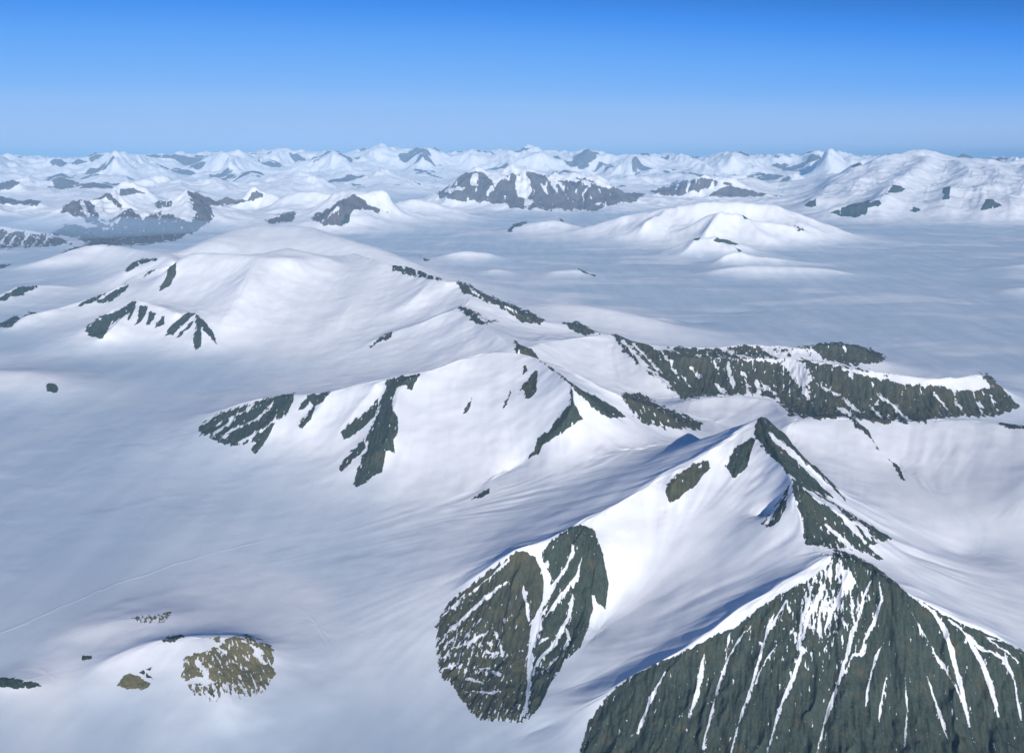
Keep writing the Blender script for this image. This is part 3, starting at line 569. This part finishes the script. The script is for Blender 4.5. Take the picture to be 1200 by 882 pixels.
def line_dist(pl, w0, w1, x, y):
    best = np.full(x.shape, 1e9, np.float32)
    n = len(pl) - 1
    for k in range(n):
        ax, ay = pl[k]; bx, by = pl[k + 1]
        ex, ey = bx - ax, by - ay
        t = np.clip(((x - ax) * ex + (y - ay) * ey) / max(ex * ex + ey * ey, 1e-9), 0, 1)
        s = (k + t) / n
        taper = np.minimum(1, 0.35 + 3 * s) * np.minimum(1, 0.35 + 3 * (1 - s))
        best = np.minimum(best, np.sqrt((x - ax - t * ex) ** 2 + (y - ay - t * ey) ** 2) - (w0 + (w1 - w0) * s) * 0.5 * taper)
    return best

FLECK = [(265, 815, 70, 16, 1.1), (585, 858, 60, 30, 1.0), (972, 700, 42, 62, 0.85), (930, 745, 30, 40, 0.35), (545, 765, 45, 45, 0.6), (640, 780, 40, 30, 0.3), (655, 605, 30, 18, 0.3), (1010, 610, 40, 20, 0.2), (850, 440, 60, 25, 0.25), (940, 445, 40, 30, 0.45), (900, 415, 80, 12, 0.4),
         (780, 478, 50, 20, 0.45), (290, 470, 40, 12, 0.3), (270, 770, 60, 30, 0.6), (175, 724, 40, 10, 1.0), (150, 250, 80, 30, 0.35), (640, 215, 90, 30, 0.25), (1090, 450, 60, 20, 0.2), (1130, 760, 50, 50, 0.15), (470, 318, 60, 14, 0.3), (560, 375, 30, 15, 0.3), (20, 285, 60, 12, 0.5)]
BARE = np.full(Z.shape, -30.0, np.float32)     # >0 inside bare ground, in survey pixels
TONE = np.where(DIST_ROCK > -5, 2, 0).astype(np.float32); BARE = np.maximum(BARE, DIST_ROCK)
VIS = PY <= np.minimum.accumulate(PY, axis=0) + 0.7
PID = np.full(Z.shape, -1, np.int32)
FALL = np.stack([X / 60, Y / 60], -1).astype(np.float32)
gZu = np.gradient(HB, axis=0)
for k, (mname, tone, rough, fall, label, P) in enumerate(POLY):
    x0, y0 = P.min(0) - 8; x1, y1 = P.max(0) + 8
    sel = (PX > x0) & (PX < x1) & (PY > y0) & (PY < y1)
    # the rock belongs to one stretch of ground: keep to its range, measured where the polygon lies
    ij = np.nonzero(sel)
    if not len(ij[0]): continue
    x, y = PX[ij].astype(np.float32), PY[ij].astype(np.float32)
    main = (sdf(P, x, y) > -0.3) & VIS[ij]
    if not main.any(): continue
    lab = np.zeros(Z.shape, bool); lab[(ij[0][main], ij[1][main])] = True
    a0, a1, b0, b1 = ij[0].min(), ij[0].max() + 1, ij[1].min(), ij[1].max() + 1
    comp = biggest(lab[a0:a1, b0:b1])
    rr_ = RAD[a0:a1, b0:b1][comp]
    mg = (rr_.max() - rr_.min()) * (0.15 if mname is None else 0.6) + 60 + (6000 if tone == 2 else 0)
    okr = (RAD[ij] > rr_.min() - mg) & (RAD[ij] < rr_.max() + mg)
    ij = (ij[0][okr], ij[1][okr]); x, y = x[okr], y[okr]
    full = np.zeros(Z.shape, bool); full[a0:a1, b0:b1] = comp
    xx, yy = X[ij], Y[ij]
    cx_, cy_ = P.mean(0)
    a = np.array(at_height(cx_, max(cy_, 182), 100.0)[:2]); b = np.array(at_height(cx_ + fall[0] * 20, max(cy_, 182) + fall[1] * 20, 100.0 - 0)[:2])
    # fall line on the ground: mostly towards the valley below the patch
    fd = b - a; fd /= np.hypot(*fd)
    acr = xx * fd[1] - yy * fd[0]; alo = xx * fd[0] + yy * fd[1]
    pix = np.hypot(*a) / FPX                # metres per survey pixel there
    n1 = fbm(acr / (7 * pix), alo / (28 * pix), 101 + k, 4, 0.6)
    n2 = fbm(xx / (5 * pix), yy / (9 * pix), 301 + k, 4, 0.62)
    if tone == 3:
        n1 = 2.2 * fbm(xx / (16 * pix), yy / (16 * pix), 131 + k, 5, 0.55)
    d = sdf(P, x + 1.2 * n2, y + 1.2 * fbm(xx / (8 * pix), yy / (8 * pix), 501 + k, 3))
    d = d + rough * (0.9 * n1 + 0.7 * n2)
    for pl, w0, w1_ in STREAK:
        if pl[:, 0].max() < x0 or pl[:, 0].min() > x1 or pl[:, 1].max() < y0 or pl[:, 1].min() > y1: continue
        ld = line_dist(pl, w0, w1_, x + 1.5 * n2 * rough / 2, y + 0.6 * n1) + 1.2 * perlin(alo / (20 * pix), acr / (20 * pix), 77)
        d = np.minimum(d, ld * 1.0 + 0.55 * rough * n1 + 0.55 * rough * n2)
    # flecks of snow caught in the ribs, thick in some places
    n3 = fbm(acr / (3.2 * pix), alo / (13 * pix), 701 + k, 4, 0.65)
    T = np.full(x.shape, 1.0, np.float32)
    for bx, by, brx, bry, bs_ in FLECK:
        T -= bs_ * np.exp(-(((x - bx) / brx) ** 2 + ((y - by) / bry) ** 2))
    rim = np.clip(1 - d / 5.0, 0, 1)
    d = np.minimum(d, np.where(d > 0, (T - 0.25 * rim - n3) * 5.0, d))
    cur = BARE[ij]
    up = d > cur
    idx = (ij[0][up], ij[1][up])
    BARE[idx] = d[up]; TONE[idx] = tone
    reg = sdf(P, x, y)
    inside = (reg > -0.3) & (PID[ij] < 0)
    if mname is None: inside &= full[ij]
    PID[(ij[0][inside], ij[1][inside])] = k
    FALL[idx[0], idx[1], 0] = acr[up] / pix; FALL[idx[0], idx[1], 1] = alo[up] / pix
    # ribs and gullies carved down the rock
    big_ = np.clip(reg / 14.0, 0, 1) * pix * (0 if tone == 3 else 5.0 if mname in ('front', 'lobes') else 1.8) * min(1.0, (P[:, 1].max() - P[:, 1].min()) / 90.0)
    wv = 10 * pix * fbm(xx / (40 * pix), yy / (40 * pix), 951 + k, 2)
    Z[ij] += big_ * (0.55 - 2.0 * np.abs(fbm((acr + wv) / (46 * pix), alo / (260 * pix), 961 + k, 3, 0.5)))
    amp = np.clip(reg / 5.0, 0, 1) * pix * (0.35 if tone == 3 else 1.05 if mname in ('front', 'lobes') else 0.85)
    Z[ij] += amp * ((1 - 2.2 * np.abs(fbm(acr / (11 * pix), alo / (60 * pix), 901 + k, 3, 0.55))) * 1.0 + 0.35 * n1 + 0.12 * n2)
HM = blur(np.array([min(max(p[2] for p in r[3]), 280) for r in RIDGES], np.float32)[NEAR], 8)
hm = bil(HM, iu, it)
ICE_DIM = np.clip(1.05 - HB / (0.62 * np.maximum(hm, 60)) + 0.3 * fbm(X / 1300, Y / 1300, 91, 3), 0, 1).astype(np.float32)  # glacier ice tone on low ground, also painting in the flats' weaker sunlight
ICE_DIM *= 1 - 0.55 * np.clip((RAD - 8000) / 3000, 0, 1) * np.clip((fbm(X / 2400 + 0.5 * fbm(X / 3000, Y / 3000, 96, 2), Y / 1100 + 0.4 * fbm(X / 2000, Y / 2000, 97, 2), 95, 4) - 0.22) / 0.5, 0, 1).astype(np.float32)
ICE_DIM = ICE_DIM.astype(np.float32)
print('rock', round(time.time() - T0, 1))

# ------------------------------------------------------------------ materials
def mat(name):
    M = bpy.data.materials.new(name); M.use_nodes = True
    nt = M.node_tree; nt.nodes.clear()
    return M, nt
def N(nt, t, **kw):
    n = nt.nodes.new(t)
    for k, v in kw.items():
        if k == 'inputs':
            for i, val in v.items(): n.inputs[i].default_value = val
        else: setattr(n, k, v)
    return n
def mixc(nt, f, a, b):
    n = N(nt, 'ShaderNodeMix', data_type='RGBA')
    L = nt.links
    if hasattr(f, 'links'): L.new(f, n.inputs[0])
    else: n.inputs[0].default_value = f
    for s, v in ((n.inputs[6], a), (n.inputs[7], b)):
        if hasattr(v, 'links'): L.new(v, s)
        else: s.default_value = (*v, 1)
    return n.outputs[2]
def ramp(nt, src, lo, hi):
    n = N(nt, 'ShaderNodeMapRange', interpolation_type='SMOOTHSTEP')
    n.inputs[1].default_value = lo; n.inputs[2].default_value = hi
    nt.links.new(src, n.inputs[0]); return n.outputs[0]
def math_(nt, op, a, b):
    n = N(nt, 'ShaderNodeMath', operation=op)
    for i, v in enumerate((a, b)):
        if hasattr(v, 'links'): nt.links.new(v, n.inputs[i])
        else: n.inputs[i].default_value = v
    return n.outputs[0]

def make_ground():
    M, nt = mat('snow_and_rock')
    L = nt.links
    out = N(nt, 'ShaderNodeOutputMaterial'); bs = N(nt, 'ShaderNodeBsdfPrincipled')
    L.new(bs.outputs[0], out.inputs[0])
    bare = N(nt, 'ShaderNodeAttribute', attribute_name='bare').outputs['Fac']
    tone = N(nt, 'ShaderNodeAttribute', attribute_name='tone').outputs['Fac']
    fall = N(nt, 'ShaderNodeAttribute', attribute_name='fall').outputs['Vector']
    def noise(vec, sc, det, rough=0.6):
        n = N(nt, 'ShaderNodeTexNoise'); n.inputs['Scale'].default_value = sc; n.inputs['Detail'].default_value = det; n.inputs['Roughness'].default_value = rough
        L.new(vec, n.inputs['Vector']); return n.outputs['Fac']
    mp = N(nt, 'ShaderNodeMapping'); mp.inputs['Scale'].default_value = (1, 0.30, 1); L.new(fall, mp.inputs['Vector'])
    streak = noise(mp.outputs[0], 0.35, 6, 0.65)
    grain = noise(fall, 0.9, 5, 0.7)
    broad = noise(fall, 0.045, 4, 0.6)
    edge = math_(nt, 'ADD', bare, math_(nt, 'MULTIPLY', math_(nt, 'SUBTRACT', grain, 0.5), 2.6))
    edge = math_(nt, 'ADD', edge, math_(nt, 'MULTIPLY', math_(nt, 'SUBTRACT', streak, 0.5), 1.8))
    mask = ramp(nt, edge, -0.12, 0.22)
    # rock tones
    scree = noise(fall, 0.42, 8, 0.78)
    tint = math_(nt, 'ADD', math_(nt, 'MULTIPLY', streak, 0.45), math_(nt, 'MULTIPLY', scree, 0.55))
    tint = ramp(nt, tint, 0.30, 0.70)
    dark = mixc(nt, tint, (0.028, 0.042, 0.034), (0.086, 0.110, 0.088))
    brown = mixc(nt, tint, (0.054, 0.054, 0.032), (0.136, 0.126, 0.080))
    dark = mixc(nt, ramp(nt, broad, 0.50, 0.78), dark, brown)
    olive = mixc(nt, tint, (0.058, 0.060, 0.036), (0.130, 0.126, 0.080))
    olive = mixc(nt, ramp(nt, broad, 0.35, 0.65), olive, dark)
    farr = mixc(nt, tint, (0.085, 0.078, 0.080), (0.190, 0.170, 0.160))
    moss = mixc(nt, scree, (0.120, 0.112, 0.052), (0.270, 0.240, 0.130))
    moss = mixc(nt, ramp(nt, broad, 0.45, 0.75), moss, dark)
    c = mixc(nt, ramp(nt, tone, 0.4, 0.6), dark, olive)
    c = mixc(nt, ramp(nt, tone, 1.4, 1.6), c, farr)
    c = mixc(nt, ramp(nt, tone, 2.4, 2.6), c, moss)
    geo = N(nt, 'ShaderNodeNewGeometry').outputs['Position']
    mpk = N(nt, 'ShaderNodeMapping'); mpk.inputs['Rotation'].default_value = (0, 0, R(-38)); mpk.inputs['Scale'].default_value = (1 / 260, 1 / 1500, 1 / 400)
    L.new(geo, mpk.inputs['Vector'])
    wind = noise(mpk.outputs[0], 1.0, 5, 0.55)
    snowc = mixc(nt, ramp(nt, wind, 0.3, 0.7), (0.80, 0.81, 0.83), (0.88, 0.88, 0.885))
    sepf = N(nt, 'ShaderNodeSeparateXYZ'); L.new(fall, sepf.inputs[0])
    ice_dim_c = mixc(nt, ramp(nt, wind, 0.25, 0.75), (0.46, 0.56, 0.65), (0.55, 0.635, 0.715))  # old ice colour, darkened further to stand for grazing sun on the floor
    snowc = mixc(nt, sepf.outputs[2], snowc, ice_dim_c)
    L.new(mixc(nt, mask, snowc, c), bs.inputs['Base Color'])
    bs.inputs['Roughness'].default_value = 0.9
    bs.inputs['Specular IOR Level'].default_value = 0.1
    # fine relief
    mb = N(nt, 'ShaderNodeMapping'); mb.inputs['Scale'].default_value = (1 / 40, 1 / 40, 1 / 40); L.new(geo, mb.inputs['Vector'])
    fine = noise(mb.outputs[0], 1.0, 5, 0.6)
    bump = N(nt, 'ShaderNodeBump'); bump.inputs['Strength'].default_value = 0.55; bump.inputs['Distance'].default_value = 14
    hgt = math_(nt, 'ADD', math_(nt, 'MULTIPLY', math_(nt, 'MULTIPLY', fine, mask), 1.0), math_(nt, 'MULTIPLY', wind, 0.03))
    L.new(hgt, bump.inputs['Height']); L.new(bump.outputs[0], bs.inputs['Normal'])
    return M
GROUND = make_ground()

# ------------------------------------------------------------------ cut the sheet into the valley floor, the mountains and their bare faces
gidx = {g: i for i, g in enumerate(GROUPS)}
rg = np.array([gidx[r[0]] for r in RIDGES])
near = NEAR[np.clip(np.round(iu).astype(int), 0, NEAR.shape[0] - 1), np.clip(np.round(it).astype(int), 0, NEAR.shape[1] - 1)]
owner = rg[near]
hmax = {}
for mn, L_, rd, P in RIDGES:
    hmax[mn] = max(hmax.get(mn, 0), max(p[2] for p in P))
thr = np.array([min(0.16 * hmax[g], 90) for g in GROUPS])[owner]
owner = np.where((HB > thr) & (RAD < 108000), owner, -1)
pidg = np.where(PID >= 0, PID, -1)
pg = np.array([gidx.get(p[0], -2) for p in POLY])
owner = np.where(pidg >= 0, pg[np.maximum(pidg, 0)], owner)
fo = owner[:-1, :-1]; fp = pidg[:-1, :-1]
vid = np.arange(NU * NT).reshape(NU, NT)
quads = np.stack([vid[:-1, :-1], vid[:-1, 1:], vid[1:, 1:], vid[1:, :-1]], -1)
CO = np.stack([X, Y, Z], -1).reshape(-1, 3).astype(np.float32)
VB, VT, VF, VI = BARE.reshape(-1), TONE.reshape(-1), FALL.reshape(-1, 2), ICE_DIM.reshape(-1)

def cut(name, faces, parent=None):
    used, inv = np.unique(faces.reshape(-1), return_inverse=True)
    me = bpy.data.meshes.new(name)
    nv, nf = len(used), len(faces)
    me.vertices.add(nv); me.loops.add(nf * 4); me.polygons.add(nf)
    me.vertices.foreach_set('co', CO[used].reshape(-1))
    me.loops.foreach_set('vertex_index', inv.astype(np.int32).reshape(-1))
    me.polygons.foreach_set('loop_start', np.arange(0, nf * 4, 4, dtype=np.int32))
    a = me.attributes.new('bare', 'FLOAT', 'POINT'); a.data.foreach_set('value', np.ascontiguousarray(VB[used]))
    a = me.attributes.new('tone', 'FLOAT', 'POINT'); a.data.foreach_set('value', np.ascontiguousarray(VT[used]))
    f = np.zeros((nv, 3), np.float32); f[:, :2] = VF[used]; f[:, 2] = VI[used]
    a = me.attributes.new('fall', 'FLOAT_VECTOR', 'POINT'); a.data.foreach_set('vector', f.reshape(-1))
    me.update(calc_edges=True)
    me.shade_smooth()
    me.materials.append(GROUND)
    o = bpy.data.objects.new(name, me); C.objects.link(o)
    if parent: o.parent = parent
    return o

INFO = {
    'front': ('rocky_mountain', 'dark rocky mountain ribbed with narrow snow gullies and a green shoulder beside its top'),
    'pyramid': ('pyramid_mountain', 'pair of stacked pyramid summits, white on one side and dark rock on the other'),
    'lobes': ('snow_ridge_mountain', 'long white ridge with a blue shaded edge and two rounded rock lobes below'),
    'middle': ('snow_face_mountain', 'broad white mountain with a long rock buttress and a fan of dark ribs'),
    'second': ('crested_mountain', 'snowy mountain with a green grey rock band along its descending crest'),
    'dome': ('snow_dome_mountain', 'large smooth snow dome with almost no bare rock'),
    'comb': ('comb_mountain', 'small snowy mountain with a comb of short dark rock ribs'),
    'lefts': ('low_ridge_mountain', 'low snow ridges with thin dark rock edges behind the comb mountain'),
    'hump': ('snow_hump_hill', 'low white hump carrying one round dark outcrop'),
    'knoll': ('tundra_knoll_hill', 'low rounded knoll with olive tundra showing through the snow'),
    'shoulder': ('snow_shoulder_mountain', 'smooth white snow shoulder in front of the dark rocky range'),
    'range': ('dark_range_mountain', 'long dark rocky range with snow patches standing at the glacier edge'),
    'ice_hill#1': ('ice_field_hill', 'smooth white hill rising alone from the blue ice behind the crested mountain'),
    'ice_hill#2': ('ice_field_hill', 'faint white swell just in front of the smooth lone ice hill'),
    'ice_hill#3': ('ice_field_hill', 'low white swell in the ice carrying one rock speck'),
    'ice_hill#4': ('ice_field_hill', 'broad white hill on the ice left of the hazy blue range'),
    'ice_hill#5': ('ice_field_hill', 'pointed snow hill with a dark rocky left end beside the snow dome'),
    'ice_hill#6': ('ice_field_hill', 'low white hill with a hooked rock rim before the hazy blue range'),
    'ice_hill#7': ('ice_field_hill', 'long flat white ripple in the ice in front of the white dome'),
    'ice_hill#8': ('ice_field_hill', 'low white drift at the right edge of the ice field'),
    'ice_hill#9': ('ice_field_hill', 'pale long drift behind the drift at the right edge of the ice field'),
    'ice_hill#10': ('ice_field_hill', 'low snow bank behind the rocky range'),
    'ice_hill#11': ('ice_field_hill', 'thin white snow streak on the ice beyond the snow bank'),
    'far_dome#1': ('white_dome_hill', 'long high white dome across the ice field'),
    'far_dome#2': ('white_dome_hill', 'middle white swell on the front of the long dome'),
    'far_dome#3': ('white_dome_hill', 'small white crest with a brown rock rim before the long dome'),
    'far_dome#4': ('white_dome_hill', 'lowest white hill at the front of the long dome'),
    'center_range': ('hazy_range_mountains', 'hazy blue rock range with a white hanging glacier in the far centre'),
    'west_range': ('brown_range_mountains', 'distant brown rock range under an ice shelf with fog at its foot'),
    'massif': ('white_massif_mountain', 'big distant white massif with parallel snow ribs'),
    'skyline': ('skyline_mountains', 'white mountains all along the horizon'),
}
for k in np.unique(fp[fo == -2]):
    ff = quads[(fo == -2) & (fp == k)]
    o = cut('boulder' if 'boulder' in POLY[k][4] else 'rock_outcrop', ff)
    o['label'] = POLY[k][4]; o['category'] = 'boulder' if 'boulder' in POLY[k][4] else 'rock outcrop'; o['group'] = 'rocks standing out of the snow'
base = cut('snowfield_ground', quads[fo == -1])
base['kind'] = 'structure'; base['label'] = 'blue white snow and ice plain filling the valleys between the mountains'; base['category'] = 'ground'
for g in GROUPS:
    i = gidx[g]
    nm, lab = INFO[g]
    f = quads[(fo == i) & (fp < 0)]
    if not len(f): continue
    o = cut(nm, f)
    o['kind'] = 'structure'; o['label'] = lab; o['category'] = 'mountain'
    for k in np.unique(fp[(fo == i) & (fp >= 0)]):
        ff = quads[(fo == i) & (fp == k)]
        if len(ff) < 6: continue
        part = cut('tundra_patch' if POLY[k][1] == 3 else 'rock_face', ff, o)
        if POLY[k][4]: part['label'] = POLY[k][4]
print('mesh', round(time.time() - T0, 1))

# ------------------------------------------------------------------ air
SUN_EL, SUN_AZ = R(23), R(167)      # azimuth clockwise from the view direction (+Y)
HAZE_D, HAZE_C = 9.6e-6, (0.34, 0.63, 0.97)
def haze_box():
    M, nt = mat('clear_arctic_air')
    out = N(nt, 'ShaderNodeOutputMaterial'); v = N(nt, 'ShaderNodeVolumePrincipled')
    v.inputs['Color'].default_value = (*HAZE_C, 1); v.inputs['Density'].default_value = HAZE_D; v.inputs['Anisotropy'].default_value = -0.27
    nt.links.new(v.outputs[0], out.inputs['Volume'])
    me = bpy.data.meshes.new('haze')
    x, y0, y1, z0, z1 = 520000.0, -9000.0, 660000.0, float(Z.min()) - 1.0, max(CAM_H, float(Z.max())) + 60
    vs = [(-x, y0, z0), (x, y0, z0), (x, y1, z0), (-x, y1, z0), (-x, y0, z1), (x, y0, z1), (x, y1, z1), (-x, y1, z1)]
    me.from_pydata(vs, [], [(0, 3, 2, 1), (4, 5, 6, 7), (0, 1, 5, 4), (1, 2, 6, 5), (2, 3, 7, 6), (3, 0, 4, 7)])
    me.materials.append(M)
    o = bpy.data.objects.new('haze', me); C.objects.link(o)
    o['kind'] = 'stuff'; o['label'] = 'thin blue arctic haze veiling the distant mountains'; o['category'] = 'haze'
haze_box()
def fog_bank(px, D, rx, ry, rz, z, dens):
    M, nt = mat('valley_fog')
    out = N(nt, 'ShaderNodeOutputMaterial'); v = N(nt, 'ShaderNodeVolumePrincipled')
    v.inputs['Color'].default_value = (0.50, 0.72, 1.0, 1); v.inputs['Density'].default_value = dens; v.inputs['Anisotropy'].default_value = -0.2
    nt.links.new(v.outputs[0], out.inputs['Volume'])
    bm = bmesh.new()
    x0 = at_range(px, 260, D)[0]
    for q in (1.0,):
        g = bmesh.ops.create_icosphere(bm, subdivisions=5, radius=1.0)['verts']
        for vv in g:
            c = vv.co
            k_ = 1 + 0.25 * math.sin(3 * c.x + 2 * c.y + q * 9) * abs(c.x)
            vv.co = (x0 + c.x * rx * q, D + c.y * ry * q, z + c.z * rz * q * k_)
    me = bpy.data.meshes.new('fog'); bm.to_mesh(me); bm.free(); me.materials.append(M)
    o = bpy.data.objects.new('fog', me); C.objects.link(o)
    o['kind'] = 'stuff'; o['label'] = 'bluish bank of low fog lying before the brown range'; o['category'] = 'fog'
fog_bank(35, 26600, 6500, 2300, 330, 360, 1.9e-4)

# ------------------------------------------------------------------ light, sky
w = bpy.data.worlds.new('World'); scene.world = w; w.use_nodes = True
nt = w.node_tree; nt.nodes.clear()
out = nt.nodes.new('ShaderNodeOutputWorld'); bg = nt.nodes.new('ShaderNodeBackground'); sky = nt.nodes.new('ShaderNodeTexSky')
sky.sky_type = 'NISHITA'; sky.sun_disc = False; sky.sun_elevation = SUN_EL; sky.sun_rotation = SUN_AZ
sky.altitude = 2500; sky.air_density = 1.0; sky.dust_density = 0.0; sky.ozone_density = 3.0
bw = nt.nodes.new('ShaderNodeRGBToBW'); nt.links.new(sky.outputs[0], bw.inputs[0])
rmp = nt.nodes.new('ShaderNodeValToRGB'); cr = rmp.color_ramp
mr = nt.nodes.new('ShaderNodeMapRange'); mr.inputs[1].default_value = 0.0; mr.inputs[2].default_value = 10.0
nt.links.new(bw.outputs[0], mr.inputs[0]); nt.links.new(mr.outputs[0], rmp.inputs[0])
stops = [(0.06, (0.008, 0.045, 0.16)), (0.24, (0.010, 0.075, 0.28)), (0.40, (0.022, 0.17, 0.60)), (0.475, (0.050, 0.27, 0.86)), (0.56, (0.11, 0.365, 0.92)), (0.67, (0.17, 0.43, 0.93)), (0.82, (0.26, 0.50, 0.92))]
cr.elements[0].position, cr.elements[1].position = stops[0][0], stops[-1][0]
cr.elements[0].color = (*stops[0][1], 1); cr.elements[1].color = (*stops[-1][1], 1)
for p_, c_ in stops[1:-1]:
    e = cr.elements.new(p_); e.color = (*c_, 1)
vm = nt.nodes.new('ShaderNodeVectorMath'); vm.operation = 'SCALE'; vm.inputs['Scale'].default_value = 10.0
tc = nt.nodes.new('ShaderNodeTexCoord'); sx = nt.nodes.new('ShaderNodeSeparateXYZ'); nt.links.new(tc.outputs['Generated'], sx.inputs[0])
hz_ = nt.nodes.new('ShaderNodeMapRange'); hz_.interpolation_type = 'SMOOTHSTEP'; hz_.inputs[1].default_value = 0.075; hz_.inputs[2].default_value = 0.0
nt.links.new(sx.outputs[2], hz_.inputs[0])
hm_ = nt.nodes.new('ShaderNodeMix'); hm_.data_type = 'RGBA'; hm_.inputs[7].default_value = (0.40, 0.56, 0.87, 1)
nt.links.new(hz_.outputs[0], hm_.inputs[0]); nt.links.new(rmp.outputs[0], hm_.inputs[6])
nt.links.new(hm_.outputs[2], vm.inputs[0]); nt.links.new(vm.outputs[0], bg.inputs[0]); nt.links.new(bg.outputs[0], out.inputs[0])
bg.inputs[1].default_value = 0.10
sun = bpy.data.lights.new('sun', 'SUN'); sun.energy = 4.7; sun.angle = R(0.5); sun.color = (1.0, 0.97, 0.92)
so = bpy.data.objects.new('sun', sun); C.objects.link(so)
sv = Vector((math.sin(SUN_AZ) * math.cos(SUN_EL), math.cos(SUN_AZ) * math.cos(SUN_EL), math.sin(SUN_EL)))
so.rotation_euler = sv.to_track_quat('Z', 'Y').to_euler(); so.location = (0, 0, 6000)

# ------------------------------------------------------------------ camera
cam = bpy.data.cameras.new('camera'); co = bpy.data.objects.new('camera', cam); C.objects.link(co)
co.location = (0, 0, CAM_H); co.rotation_euler = (R(90) - PITCH, 0, 0)
cam.sensor_fit = 'HORIZONTAL'; cam.sensor_width = 36.0; cam.lens = 36.0 * FPX / 1200.0
cam.shift_y = -41.0 / 1200.0
cam.clip_start = 1.0; cam.clip_end = 2.0e6
scene.camera = co
scene.view_settings.view_transform = 'Standard'; scene.view_settings.look = 'None'
scene.view_settings.exposure = 0.0; scene.view_settings.gamma = 1.0
cy = scene.cycles
cy.use_denoising = True
cy.max_bounces = 4; cy.diffuse_bounces = 2; cy.volume_bounces = 0; cy.glossy_bounces = 1; cy.transmission_bounces = 0
print('done', round(time.time() - T0, 1))
